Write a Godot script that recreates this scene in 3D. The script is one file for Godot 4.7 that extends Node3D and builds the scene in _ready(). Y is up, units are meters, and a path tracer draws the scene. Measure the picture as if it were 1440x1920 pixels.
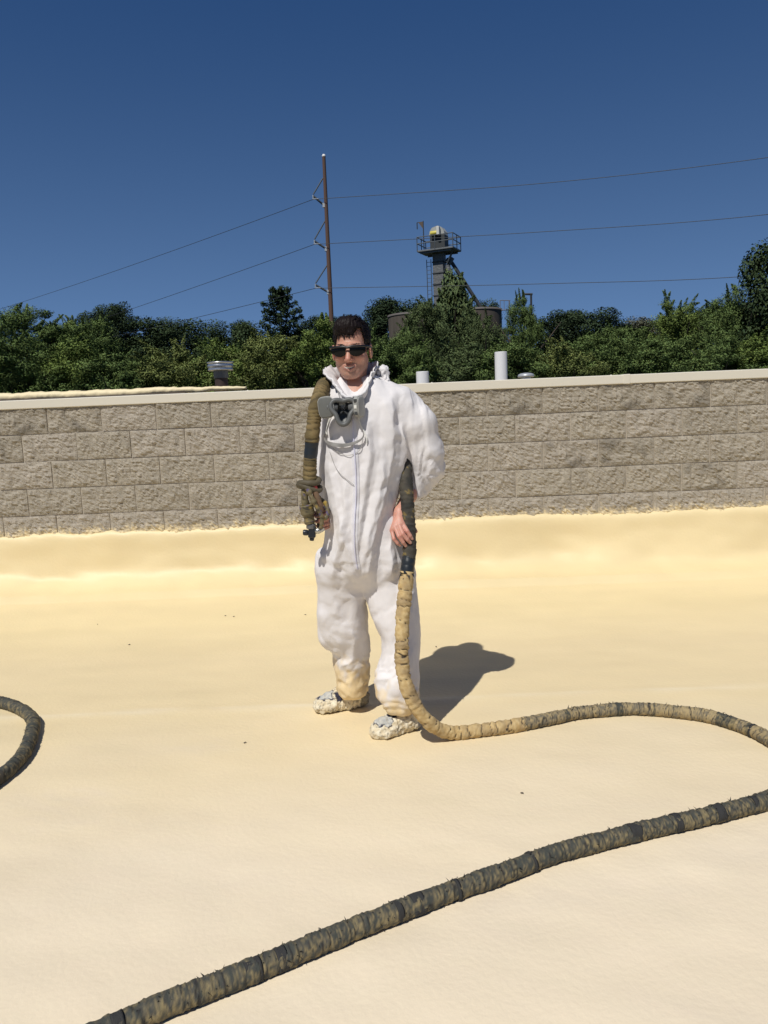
extends Node3D

# ------------------------------------------------------------------ mesh helpers
class Geo:
	var v := PackedVector3Array()
	var c := PackedColorArray()
	var idx := PackedInt32Array()
	var n := PackedVector3Array()

	func vert(p: Vector3, col := Color.WHITE) -> int:
		v.append(p)
		c.append(col)
		return v.size() - 1

	func tri(a: int, b: int, d: int) -> void:
		idx.append(a)
		idx.append(b)
		idx.append(d)

	func flat_tri(a: Vector3, b: Vector3, d: Vector3, col := Color.WHITE) -> void:
		tri(vert(a, col), vert(b, col), vert(d, col))

	# corners in order round the face, clockwise seen from outside
	func quad(a: Vector3, b: Vector3, d: Vector3, e: Vector3, col := Color.WHITE) -> void:
		var i := vert(a, col)
		vert(b, col)
		vert(d, col)
		vert(e, col)
		tri(i, i + 1, i + 2)
		tri(i, i + 2, i + 3)

	func box(t: Transform3D, s: Vector3, col := Color.WHITE, bevel := 0.0) -> void:
		var h := s * 0.5
		var b := minf(bevel, minf(h.x, minf(h.y, h.z)) * 0.9)
		for ax in 3:
			for sg in [-1.0, 1.0]:
				var u := (ax + 1) % 3
				var w := (ax + 2) % 3
				var o := Vector3.ZERO
				o[ax] = sg * h[ax]
				var du := Vector3.ZERO
				du[u] = h[u] - b
				var dw := Vector3.ZERO
				dw[w] = h[w] - b
				if sg < 0:
					quad(t * (o - du - dw), t * (o + du - dw), t * (o + du + dw), t * (o - du + dw), col)
				else:
					quad(t * (o - du - dw), t * (o - du + dw), t * (o + du + dw), t * (o + du - dw), col)
		if b > 0.0:
			for ax in 3:
				var u := (ax + 1) % 3
				var w := (ax + 2) % 3
				for su in [-1.0, 1.0]:
					for sw in [-1.0, 1.0]:
						var e := Vector3.ZERO
						e[ax] = h[ax] - b
						var p := Vector3.ZERO
						p[u] = su * h[u]
						p[w] = sw * (h[w] - b)
						var q := Vector3.ZERO
						q[u] = su * (h[u] - b)
						q[w] = sw * h[w]
						if su * sw > 0:
							quad(t * (p - e), t * (p + e), t * (q + e), t * (q - e), col)
						else:
							quad(t * (p - e), t * (q - e), t * (q + e), t * (p + e), col)
			for sx in [-1.0, 1.0]:
				for sy in [-1.0, 1.0]:
					for sz in [-1.0, 1.0]:
						var a := Vector3(sx * h.x, sy * (h.y - b), sz * (h.z - b))
						var d := Vector3(sx * (h.x - b), sy * h.y, sz * (h.z - b))
						var f := Vector3(sx * (h.x - b), sy * (h.y - b), sz * h.z)
						if sx * sy * sz > 0:
							flat_tri(t * a, t * f, t * d, col)
						else:
							flat_tri(t * a, t * d, t * f, col)

	# a round tube along points; shape (optional) gives [radius factor, colour] from (distance, angle, ring)
	func tube(pts: PackedVector3Array, radii: Array, sides := 10, caps := true, shape: Variant = null, col := Color.WHITE, first_n := Vector3.ZERO) -> Vector3:
		var m := pts.size()
		var base := v.size()
		var nn := first_n
		var s := 0.0
		for i in m:
			var t: Vector3 = (pts[mini(i + 1, m - 1)] - pts[maxi(i - 1, 0)]).normalized()
			if i == 0 and nn == Vector3.ZERO:
				nn = t.cross(Vector3.UP if absf(t.y) < 0.9 else Vector3.RIGHT).normalized()
			nn = (nn - t * nn.dot(t)).normalized()
			var bb := t.cross(nn)
			if i > 0:
				s += pts[i].distance_to(pts[i - 1])
			var r: float = radii[mini(i, radii.size() - 1)]
			for j in sides:
				var a := TAU * j / sides
				var d := nn * cos(a) + bb * sin(a)
				if shape != null:
					var got: Array = shape.call(s, a, i, pts[i] + d * r)
					vert(pts[i] + d * (r + float(got[0])), got[1])
				else:
					vert(pts[i] + d * r, col)
		for i in m - 1:
			for j in sides:
				var j2 := (j + 1) % sides
				var a := base + i * sides + j
				var b := base + (i + 1) * sides + j
				var d := base + i * sides + j2
				var e := base + (i + 1) * sides + j2
				tri(a, b, d)
				tri(d, b, e)
		if caps:
			for k in 2:
				var ring := base + (0 if k == 0 else (m - 1) * sides)
				var ctr := vert(pts[0 if k == 0 else m - 1], c[ring])
				for j in sides:
					var j2 := (j + 1) % sides
					if k == 0:
						tri(ctr, ring + j, ring + j2)
					else:
						tri(ctr, ring + j2, ring + j)
		return nn

	func lathe(t: Transform3D, prof: PackedVector2Array, sides := 24, col := Color.WHITE) -> void:
		var base := v.size()
		for p in prof:
			for j in sides:
				var a := TAU * j / sides
				vert(t * Vector3(p.x * cos(a), p.y, p.x * sin(a)), col)
		for i in prof.size() - 1:
			for j in sides:
				var j2 := (j + 1) % sides
				var a := base + i * sides + j
				var b := base + (i + 1) * sides + j
				var d := base + i * sides + j2
				var e := base + (i + 1) * sides + j2
				tri(a, d, b)
				tri(d, e, b)

	func merge(o: Geo) -> void:
		var k := v.size()
		v.append_array(o.v)
		c.append_array(o.c)
		for i in o.idx:
			idx.append(i + k)

	func normals() -> void:
		n = PackedVector3Array()
		n.resize(v.size())
		var i := 0
		while i < idx.size():
			var a := idx[i]
			var b := idx[i + 1]
			var d := idx[i + 2]
			var f := (v[d] - v[a]).cross(v[b] - v[a])
			n[a] += f
			n[b] += f
			n[d] += f
			i += 3
		for k in n.size():
			n[k] = n[k].normalized()

	func commit(flat := false) -> ArrayMesh:
		if flat:
			var o := Geo.new()
			for i in idx:
				o.v.append(v[i])
				o.c.append(c[i])
				o.idx.append(o.v.size() - 1)
			return o.commit()
		if n.size() != v.size():
			normals()
		var arr := []
		arr.resize(Mesh.ARRAY_MAX)
		arr[Mesh.ARRAY_VERTEX] = v
		arr[Mesh.ARRAY_NORMAL] = n
		arr[Mesh.ARRAY_COLOR] = c
		arr[Mesh.ARRAY_INDEX] = idx
		var m := ArrayMesh.new()
		m.add_surface_from_arrays(Mesh.PRIMITIVE_TRIANGLES, arr)
		return m

# a body whose section at each height is an ellipse, tabulated every centimetre
class Stack:
	var y0 := 0.0
	var y1 := 0.0
	var cx := PackedFloat32Array()
	var rx := PackedFloat32Array()
	var cz := PackedFloat32Array()
	var rz := PackedFloat32Array()

	# rows from the top down: [y, left, right, front, back]
	func _init(rows: Array) -> void:
		y1 = rows[0][0]
		y0 = rows[-1][0]
		var m := int(round((y1 - y0) / 0.01)) + 1
		for i in m:
			var y := y0 + i * 0.01
			var k := rows.size() - 2
			while k > 0 and y > rows[k][0]:
				k -= 1
			var a: Array = rows[k]
			var b: Array = rows[k + 1]
			var t: float = clampf((a[0] - y) / (a[0] - b[0]), 0, 1)
			var p: Array = rows[maxi(k - 1, 0)]
			var q: Array = rows[mini(k + 2, rows.size() - 1)]
			var g := []
			for j in range(1, 5):
				g.append(cubic_interpolate(a[j], b[j], p[j], q[j], t) * 0.5 + lerpf(a[j], b[j], t) * 0.5)
			cx.append((g[0] + g[1]) * 0.5)
			rx.append(absf(g[1] - g[0]) * 0.5)
			cz.append((g[2] + g[3]) * 0.5)
			rz.append(absf(g[2] - g[3]) * 0.5)

	func d(p: Vector3) -> float:
		var f := clampf((p.y - y0) * 100.0, 0.0, cx.size() - 1.001)
		var i := int(f)
		f -= i
		var x := p.x - lerpf(cx[i], cx[i + 1], f)
		var z := p.z - lerpf(cz[i], cz[i + 1], f)
		var a := lerpf(rx[i], rx[i + 1], f)
		var b := lerpf(rz[i], rz[i + 1], f)
		var k0 := sqrt(x * x / (a * a) + z * z / (b * b))
		var k1 := sqrt(x * x / (a * a * a * a) + z * z / (b * b * b * b))
		var e := -minf(a, b) if k1 < 1e-6 else k0 * (k0 - 1.0) / k1
		e = maxf(e, -minf(a, b))
		var cap := maxf(y0 - p.y, p.y - y1)
		if cap > 0.0:
			return sqrt(cap * cap + maxf(e, 0) * maxf(e, 0))
		return maxf(e, cap)

func smin(a: float, b: float, k: float) -> float:
	var h := maxf(k - absf(a - b), 0.0) / k
	return minf(a, b) - h * h * k * 0.25

func smax(a: float, b: float, k: float) -> float:
	return -smin(-a, -b, k)

func cone_d(p: Vector3, a: Vector3, b: Vector3, ra: float, rb: float) -> float:
	var ba := b - a
	var t := clampf((p - a).dot(ba) / ba.dot(ba), 0.0, 1.0)
	return (p - a - ba * t).length() - lerpf(ra, rb, t)

func chain_d(p: Vector3, pts: Array, rad: Array, k: float) -> float:
	var e := cone_d(p, pts[0], pts[1], rad[0], rad[1])
	for i in range(1, pts.size() - 1):
		e = smin(e, cone_d(p, pts[i], pts[i + 1], rad[i], rad[i + 1]), k)
	return e

func ell_d(p: Vector3, ctr: Vector3, r: Vector3) -> float:
	var q := p - ctr
	var k0 := (q / r).length()
	var k1 := (q / (r * r)).length()
	return -minf(r.x, minf(r.y, r.z)) if k1 < 1e-6 else k0 * (k0 - 1.0) / k1

# surface nets over the box lo..hi; only blocks of four cells near the surface are looked at
func nets(field: Callable, lo: Vector3, hi: Vector3, cell: float, slack := 1.35) -> Geo:
	var g := Geo.new()
	var B := 4
	var nb := Vector3i(((hi - lo) / (cell * B)).ceil())
	var N := nb * B + Vector3i.ONE
	var val := PackedFloat32Array()
	val.resize(N.x * N.y * N.z)
	val.fill(1e9)
	var vid := PackedInt32Array()
	vid.resize(N.x * N.y * N.z)
	vid.fill(-1)
	var sx := 1
	var sy := N.x
	var sz := N.x * N.y
	var blocks: Array[Vector3i] = []
	var half := cell * B * 0.5 * 1.7321 * slack
	for bz in nb.z:
		for by in nb.y:
			for bx in nb.x:
				var o := Vector3i(bx, by, bz) * B
				var ctr := lo + (Vector3(o) + Vector3.ONE * (B * 0.5)) * cell
				if absf(field.call(ctr)) < half:
					blocks.append(o)
					for k in B + 1:
						for j in B + 1:
							var at := (o.z + k) * sz + (o.y + j) * sy + o.x
							for i in B + 1:
								if val[at + i] > 1e8:
									val[at + i] = field.call(lo + Vector3(o.x + i, o.y + j, o.z + k) * cell)
	var off := [0, sx, sy, sx + sy, sz, sz + sx, sz + sy, sz + sx + sy]
	for o in blocks:
		for k in B:
			for j in B:
				var at := (o.z + k) * sz + (o.y + j) * sy + o.x
				for i in B:
					var a := at + i
					var inside := 0
					for q in 8:
						if val[a + off[q]] < 0.0:
							inside += 1
					if inside == 0 or inside == 8:
						continue
					var sum := Vector3.ZERO
					var cnt := 0
					for q in 8:
						for ax in 3:
							var bit: int = 1 << ax
							if q & bit:
								continue
							var d0: float = val[a + off[q]]
							var d1: float = val[a + off[q | bit]]
							if (d0 < 0.0) != (d1 < 0.0):
								var p := Vector3(q & 1, (q >> 1) & 1, (q >> 2) & 1)
								p[ax] += d0 / (d0 - d1)
								sum += p
								cnt += 1
					vid[a] = g.vert(lo + (Vector3(o.x + i, o.y + j, o.z + k) + sum / cnt) * cell)
	var st := [sx, sy, sz]
	for o in blocks:
		for k in B:
			for j in B:
				var at := (o.z + k) * sz + (o.y + j) * sy + o.x
				for i in B:
					var a := at + i
					if vid[a] < 0:
						continue
					var d0 := val[a]
					for ax in 3:
						var d1: float = val[a + st[ax]]
						if (d0 < 0.0) == (d1 < 0.0):
							continue
						var u: int = st[(ax + 1) % 3]
						var w: int = st[(ax + 2) % 3]
						if a - u - w < 0:
							continue
						var q0 := vid[a]
						var q1 := vid[a - u]
						var q2 := vid[a - u - w]
						var q3 := vid[a - w]
						if q1 < 0 or q2 < 0 or q3 < 0:
							continue
						if d0 < 0.0:
							g.tri(q0, q2, q1)
							g.tri(q0, q3, q2)
						else:
							g.tri(q0, q1, q2)
							g.tri(q0, q2, q3)
	return g

func smooth_path(pts: Array, step: float) -> PackedVector3Array:
	var cv := Curve3D.new()
	cv.bake_interval = step
	var m := pts.size()
	for i in m:
		var t: Vector3 = (pts[mini(i + 1, m - 1)] - pts[maxi(i - 1, 0)])
		var li: float = pts[i].distance_to(pts[maxi(i - 1, 0)])
		var lo: float = pts[i].distance_to(pts[mini(i + 1, m - 1)])
		t = t.normalized()
		cv.add_point(pts[i], -t * li / 3.0, t * lo / 3.0)
	return cv.get_baked_points()

# ------------------------------------------------------------------ scene helpers
var taken := {}

func numbered(called: String) -> String:
	taken[called] = taken.get(called, -1) + 1
	return called if taken[called] == 0 else "%s_%03d" % [called, taken[called]]

func tag(o: Node, label: String, category: String, group := "", kind := "") -> Node:
	if label:
		o.set_meta("label", label)
	if category:
		o.set_meta("category", category)
	if group:
		o.set_meta("group", group)
	if kind:
		o.set_meta("kind", kind)
	return o

func thing(called: String, label: String, category: String, at := Vector3.ZERO, group := "") -> Node3D:
	var o := Node3D.new()
	o.name = numbered(called)
	add_child(o)
	o.position = at
	tag(o, label, category, group)
	return o

func part(called: String, mesh: Mesh, m: Material, parent: Node = null) -> MeshInstance3D:
	var o := MeshInstance3D.new()
	o.mesh = mesh
	o.material_override = m
	if parent == null:
		o.name = numbered(called)
		add_child(o)
	else:
		var key := "%d/%s" % [parent.get_instance_id(), called]
		var cnt: int = taken.get(key, 0)
		taken[key] = cnt + 1
		o.name = called if cnt == 0 else "%s_%03d" % [called, cnt]
		parent.add_child(o)
	return o

func lin(r: float, g: float, b: float) -> Color:
	return Color(r, g, b).linear_to_srgb()

func mat(col: Color, rough := 0.8, vc := false, metal := 0.0) -> StandardMaterial3D:
	var m := StandardMaterial3D.new()
	m.albedo_color = col
	m.roughness = rough
	m.metallic = metal
	m.vertex_color_use_as_albedo = vc
	return m

func noise(sd: int, freq: float, oct := 3, kind := FastNoiseLite.TYPE_SIMPLEX_SMOOTH) -> FastNoiseLite:
	var f := FastNoiseLite.new()
	f.seed = sd
	f.noise_type = kind
	f.frequency = freq
	f.fractal_type = FastNoiseLite.FRACTAL_FBM if oct > 1 else FastNoiseLite.FRACTAL_NONE
	f.fractal_octaves = oct
	return f

func ridged(sd: int, freq: float, oct := 2) -> FastNoiseLite:
	var f := noise(sd, freq, oct, FastNoiseLite.TYPE_SIMPLEX)
	f.fractal_type = FastNoiseLite.FRACTAL_RIDGED
	return f

func facets(sd: int, freq: float) -> FastNoiseLite:
	var f := FastNoiseLite.new()
	f.seed = sd
	f.noise_type = FastNoiseLite.TYPE_CELLULAR
	f.frequency = freq
	f.cellular_distance_function = FastNoiseLite.DISTANCE_EUCLIDEAN
	f.cellular_return_type = FastNoiseLite.RETURN_DISTANCE2_SUB
	f.cellular_jitter = 1.0
	f.fractal_type = FastNoiseLite.FRACTAL_NONE
	return f

func relief(m: StandardMaterial3D, n: FastNoiseLite, size: int, per_metre: float, cm: float) -> void:
	var t := NoiseTexture2D.new()
	t.width = size
	t.height = size
	t.seamless = true
	t.noise = n
	m.heightmap_enabled = true
	m.heightmap_texture = t
	m.heightmap_scale = cm
	m.uv1_triplanar = true
	m.uv1_world_triplanar = true
	m.uv1_scale = Vector3.ONE * per_metre

func mixc(a: Color, b: Color, t: float) -> Color:
	return a.lerp(b, clampf(t, 0.0, 1.0))

var rng := RandomNumberGenerator.new()

# ------------------------------------------------------------------ the roof
const WALL_Z := -5.737
const WALL_TURN := 0.0216
var n_deck := noise(11, 1.0, 3)
var n_fine := noise(12, 6.0, 3)

func to_wall(x: float, z: float) -> float:
	return z - (WALL_Z + x * WALL_TURN)

func cant(dw: float) -> float:
	var t := clampf((1.3 - dw) / 1.15, 0.0, 1.0)
	return 0.145 * (t * t * (1.6 - 0.6 * t))

func deck_h(x: float, z: float) -> float:
	var dw := to_wall(x, z)
	var h := cant(dw)
	h += 0.010 * n_deck.get_noise_2d(x * 0.45, z * 0.9) + 0.0035 * n_deck.get_noise_2d(x * 2.0 + 40.0, z * 3.2)
	var zs := -3.53 + 0.03 * n_deck.get_noise_2d(x * 0.7, 90.0)
	h += 0.004 * exp(-pow((z - zs) / 0.028, 2.0))
	h += 0.0014 * n_deck.get_noise_2d(x * 0.35 + 200.0, z * 6.0)
	var near := clampf((z + 2.9) / 0.5, 0.0, 1.0)
	h += near * 0.0035 * n_fine.get_noise_2d(x, z)
	return h

func build_roof() -> void:
	var g := Geo.new()
	var prof: Array[Vector2] = []
	var dw := 8.2
	while dw > 0.34:
		prof.append(Vector2(dw, -1.0))
		dw -= 0.035 if dw < 4.6 else 0.12
	for p in [Vector2(0.33, 0.140), Vector2(0.29, 0.144), Vector2(0.25, 0.150), Vector2(0.21, 0.159), Vector2(0.175, 0.171), Vector2(0.145, 0.187), Vector2(0.12, 0.206), Vector2(0.10, 0.229), Vector2(0.085, 0.256), Vector2(0.073, 0.287), Vector2(0.064, 0.322), Vector2(0.056, 0.36), Vector2(0.05, 0.398), Vector2(0.046, 0.43), Vector2(0.042, 0.465), Vector2(0.038, 0.49), Vector2(0.033, 0.51), Vector2(0.026, 0.528), Vector2(0.012, 0.545), Vector2(-0.012, 0.552)]:
		prof.append(p)
	var nx := 261
	var warm := Color(0.738, 0.607, 0.380)
	var pale := Color(0.780, 0.667, 0.496)
	var yel := Color(0.748, 0.614, 0.356)
	for i in prof.size():
		for j in nx:
			var x := -6.5 + 13.0 * j / (nx - 1)
			var p := prof[i]
			var z := WALL_Z + x * WALL_TURN + p.x
			var y := p.y
			if y < 0.0:
				y = deck_h(x, z)
			else:
				var k := clampf((y - 0.15) / 0.25, 0.0, 1.0)
				var lump := n_deck.get_noise_3d(x * 0.8, y * 2.0, 7.0) * 0.045 + n_deck.get_noise_3d(x * 3.0, y * 5.0, 17.0) * 0.010 + n_fine.get_noise_3d(x * 1.2, y * 1.5, 3.0) * 0.005
				z += lump * clampf(p.x / 0.10, 0.08, 1.0)
				y += (1.0 - k) * (deck_h(x, z) - cant(to_wall(x, z))) + lump * 0.6
				if i > prof.size() - 6:
					y += (i - prof.size() + 6) * 0.003 * n_fine.get_noise_2d(x * 1.5, 55.0)
			var t := clampf((z + 3.4) / 1.3 + 0.25 * n_deck.get_noise_2d(x * 0.5, z), 0.0, 1.0)
			var col := warm.lerp(pale, t)
			col = col.lerp(yel, clampf((-4.3 - z) / 0.7, 0.0, 1.0) * 0.8)
			var mot := 1.0 + 0.022 * n_deck.get_noise_2d(x * 0.3 + 120.0, z * 5.0) + 0.05 * n_deck.get_noise_2d(x * 0.8 + 9.0, z * 2.0) + 0.025 * n_fine.get_noise_2d(x * 0.5 + 5.0, z * 0.8)
			var seam := exp(-pow((z + 3.53 - 0.03 * n_deck.get_noise_2d(x * 0.7, 90.0)) / 0.022, 2.0)) * clampf(0.6 + n_deck.get_noise_2d(x * 1.5, 70.0), 0.0, 1.0)
			col = col.lerp(Color(0.80, 0.71, 0.54), 0.6 * seam)
			var scuff := clampf(2.2 * n_deck.get_noise_2d(x * 0.55 + 60.0, z * 1.6 + 3.0) - 0.55, 0.0, 1.0) * clampf((z + 3.6) / 0.6, 0.0, 1.0)
			col = col.lerp(Color(0.70, 0.60, 0.47), 0.55 * scuff * clampf(0.6 + n_fine.get_noise_2d(x * 4.0, z * 4.0), 0.0, 1.0))
			g.vert(Vector3(x, y, z), Color(col.r * mot, col.g * mot, col.b * mot))
	for i in prof.size() - 1:
		for j in nx - 1:
			var a := i * nx + j
			g.tri(a, a + nx, a + 1)
			g.tri(a + 1, a + nx, a + nx + 1)
	var m := mat(Color.WHITE, 0.50, true)
	m.metallic_specular = 0.42
	var hn := noise(31, 0.03, 4)
	relief(m, hn, 1024, 1.1, 0.085)
	var o := part("roof_deck", g.commit(), m)
	tag(o, "cream sprayed foam roof surface curving up against the block wall", "roof", "", "structure")
	# far ground below the building
	var pl := PlaneMesh.new()
	pl.size = Vector2(6000, 6000)
	var gm := mat(lin(0.06, 0.075, 0.03), 0.95)
	var gr := part("ground", pl, gm)
	gr.position = Vector3(0, -5.5, 0)
	tag(gr, "grassy ground far below the roof among the trees", "ground", "", "structure")
	# adjoining roof behind the parapet
	var g2 := Geo.new()
	g2.box(Transform3D(Basis(), Vector3(0, -2.35, -8.9)), Vector3(15, 6.2, 5.9), Color.WHITE, 0.02)
	var ar := part("adjoining_roof", g2.commit(true), mat(lin(0.5, 0.42, 0.26), 0.7))
	tag(ar, "adjoining roof behind the block wall that the white pipes stand on", "roof", "", "structure")
	# bits of grit lying on the foam
	rng.seed = 77
	var cm := mat(lin(0.10, 0.08, 0.06), 0.9)
	var spots := [[-1.93, -5.0], [-1.60, -4.62], [-1.09, -5.05], [-1.03, -5.03], [-0.55, -5.0], [-0.63, -3.13], [0.27, -4.35], [0.45, -2.6]]
	for sp in spots:
		var cg := Geo.new()
		var r := rng.randf_range(0.004, 0.007)
		var ps := PackedVector3Array([Vector3(-r, 0, 0), Vector3(-r * 0.3, 0.002, 0.002), Vector3(r * 0.5, 0.001, -0.002), Vector3(r, 0, 0)])
		cg.tube(ps, [0.001, r * 0.35, r * 0.4, 0.001], 6)
		var o2 := part("grit_chip", cg.commit(true), cm)
		o2.position = Vector3(sp[0], deck_h(sp[0], sp[1]) + 0.003, sp[1])
		o2.rotation.y = rng.randf() * TAU
		tag(o2, "tiny dark chip of grit lying loose on the cream foam", "grit", "chips of grit scattered over the foam")

# ------------------------------------------------------------------ the parapet wall
func block_mesh(sd: int, foamed: float, dirty: float) -> ArrayMesh:
	var g := Geo.new()
	var nx := 30
	var ny := 15
	var w := 0.3990
	var h := 0.1960
	var big := noise(sd, 9.0, 2)
	var chip := facets(sd + 5, 21.0)
	var chip2 := facets(sd + 6, 58.0)
	var fine := noise(sd + 9, 60.0, 3)
	var stain := noise(sd + 3, 7.0, 3)
	for j in ny + 1:
		for i in nx + 1:
			var x := w * (float(i) / nx - 0.5)
			var y := h * (float(j) / ny - 0.5)
			if i > 0 and i < nx and j > 0 and j < ny:
				x += 0.004 * fine.get_noise_2d(x + 3.0, y)
				y += 0.004 * fine.get_noise_2d(x, y + 7.0)
			var e := minf(minf(i, nx - i), minf(j, ny - j))
			var edge := clampf(e / 1.6, 0.0, 1.0)
			var wx := x + 0.012 * fine.get_noise_2d(x * 0.5 + 20.0, y * 0.5)
			var z := 0.012 + 0.009 * big.get_noise_2d(x, y) + 0.0115 * (chip.get_noise_2d(wx, y * 1.35) + 0.72) + 0.0075 * (chip2.get_noise_2d(wx, y * 1.5) + 0.7) + 0.007 * fine.get_noise_2d(x, y)
			z = lerpf(0.0035, maxf(z, 0.0035), 0.25 + 0.75 * edge)
			var base := Color(0.380, 0.338, 0.280)
			var st := clampf(0.5 + 1.2 * stain.get_noise_2d(x, y), 0.0, 1.0)
			base = base.lerp(Color(0.285, 0.250, 0.202), st * (0.3 + 0.6 * dirty))
			var blot := clampf(2.4 * stain.get_noise_2d(x * 0.6 + 31.0, y * 0.6) - 0.35, 0.0, 1.0) * dirty
			base = base.lerp(Color(0.17, 0.15, 0.125), blot * 0.75)
			var sp := 1.0 + 0.14 * fine.get_noise_2d(x * 3.0, y * 3.0 + 50.0)
			base = Color(base.r * sp, base.g * sp, base.b * sp)
			if foamed > 0.0:
				var k := clampf((0.022 - y) / 0.075 + 0.95 * fine.get_noise_2d(x * 0.9 + 9.0, y * 0.9) + 0.5 * stain.get_noise_2d(x * 1.5, 0.0), 0.0, 1.0)
				base = base.lerp(Color(0.735, 0.602, 0.365), k * k)
			g.vert(Vector3(x, y, z), base)
	for j in ny:
		for i in nx:
			var a := j * (nx + 1) + i
			var b := a + nx + 1
			g.tri(a, b, a + 1)
			g.tri(a + 1, b, b + 1)
	var face := g.commit(true).surface_get_arrays(0)
	var rim: Array[Vector3] = []
	for i in nx:
		rim.append(g.v[i])
	for j in ny:
		rim.append(g.v[j * (nx + 1) + nx])
	for i in nx:
		rim.append(g.v[ny * (nx + 1) + nx - i])
	for j in ny:
		rim.append(g.v[(ny - j) * (nx + 1)])
	var g2 := Geo.new()
	g2.v = face[Mesh.ARRAY_VERTEX]
	g2.c = face[Mesh.ARRAY_COLOR]
	g2.idx = face[Mesh.ARRAY_INDEX]
	for i in rim.size():
		var a: Vector3 = rim[i]
		var b: Vector3 = rim[(i + 1) % rim.size()]
		g2.quad(a, b, Vector3(b.x, b.y, -0.03), Vector3(a.x, a.y, -0.03), Color(0.34, 0.28, 0.21))
	return g2.commit()

func build_wall() -> void:
	var w := thing("block_wall", "long tan split face concrete block parapet with cream metal coping", "wall", Vector3(0, 0, WALL_Z))
	w.rotation.y = -WALL_TURN
	rng.seed = 5
	# mortar backing
	var g := Geo.new()
	var fine := noise(401, 25.0, 3)
	var nx := 300
	var ny := 42
	for j in ny + 1:
		for i in nx + 1:
			var x := -6.4 + 12.8 * i / nx
			var y := 0.25 + 1.24 * j / ny
			var c := Color(0.445, 0.395, 0.325)
			var s := 1.0 + 0.12 * fine.get_noise_2d(x, y)
			c = Color(c.r * s, c.g * s, c.b * s)
			c = c.lerp(Color(0.735, 0.602, 0.365), clampf((0.585 - y) / 0.05 + 0.6 * fine.get_noise_2d(x + 4.0, y), 0, 1))
			g.vert(Vector3(x, y, 0.001), c)
	for j in ny:
		for i in nx:
			var a := j * (nx + 1) + i
			var b := a + nx + 1
			g.tri(a, b, a + 1)
			g.tri(a + 1, b, b + 1)
	var back := Geo.new()
	back.box(Transform3D(Basis(), Vector3(0, -1.0, -0.11)), Vector3(12.8, 4.95, 0.17), Color(0.42, 0.35, 0.27))
	g.merge(back)
	var mm := mat(Color.WHITE, 0.95, true)
	part("mortar", g.commit(), mm, w)
	var bm := mat(Color.WHITE, 0.95, true)
	relief(bm, noise(77, 0.05, 4), 512, 3.0, 0.5)
	var tones := [bm]
	for f in [0.985, 0.955, 0.975]:
		var m2: StandardMaterial3D = bm.duplicate()
		m2.albedo_color = Color(f, f, f * 0.99)
		tones.append(m2)
	var clean: Array[ArrayMesh] = []
	for k in 9:
		clean.append(block_mesh(100 + k * 13, 0.0, 0.15 + 0.1 * (k % 3)))
	var dirty: Array[ArrayMesh] = []
	for k in 4:
		dirty.append(block_mesh(300 + k * 13, 0.0, 1.0))
	var foamy: Array[ArrayMesh] = []
	for k in 6:
		foamy.append(block_mesh(500 + k * 13, 1.0, 0.3))
	var B := 0.4064
	var C := 0.2032
	var last := -1
	for row in 5:
		var ytop := 1.4896 + 0.0143 - row * C
		for i in range(-9, 22):
			var x := -2.467 + (i + 0.5) * B - (B * 0.5 if row % 2 == 1 else 0.0)
			if absf(x) > 6.1:
				continue
			var set := clean
			if row == 4:
				set = foamy
			elif (row == 0 and rng.randf() < 0.4) or (row > 0 and rng.randf() < 0.12) or (row == 2 and (i == 9 or i == 10)) or (row == 0 and (i == 7 or i == 8)):
				set = dirty
			var k := rng.randi() % set.size()
			if k == last:
				k = (k + 1) % set.size()
			last = k
			var o := part("block", set[k], tones[rng.randi() % 4] if row < 4 else bm, w)
			o.position = Vector3(x + rng.randf_range(-0.0015, 0.0015), ytop - C * 0.5 + rng.randf_range(-0.001, 0.001), rng.randf_range(-0.002, 0.003))
			if set != foamy and rng.randf() < 0.5:
				o.rotation.z = PI
	# metal coping in lengths, with a cover plate over the joint that shows
	var cap := mat(lin(0.66, 0.62, 0.53), 0.45)
	relief(cap, noise(78, 0.004, 2), 256, 0.6, 0.35)
	var ends := [-6.4, -3.1, -0.15, 1.815, 4.9, 6.4]
	for k in ends.size() - 1:
		var a: float = ends[k] + 0.002
		var b: float = ends[k + 1] - 0.002
		var cg := Geo.new()
		cg.box(Transform3D(Basis(), Vector3((a + b) * 0.5, 1.5225, -0.107)), Vector3(b - a, 0.066, 0.262), Color.WHITE, 0.005)
		part("coping", cg.commit(true), cap, w)
	var pg := Geo.new()
	pg.box(Transform3D(Basis(), Vector3(1.80, 1.5232, -0.1065)), Vector3(0.05, 0.0705, 0.267), Color.WHITE, 0.004)
	part("joint_cover", pg.commit(true), cap, w)
	var sg := Geo.new()
	for sx in [1.70, -0.97, 3.9, 0.39]:
		sg.lathe(Transform3D(Basis(), Vector3(sx, 1.5545, -0.03)), PackedVector2Array([Vector2(0.0075, 0), Vector2(0.007, 0.004), Vector2(0.003, 0.006), Vector2(0.0001, 0.0062)]), 8)
	tag(part("screw_head", sg.commit(), cap, w), "", "", "", "stuff")

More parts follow.
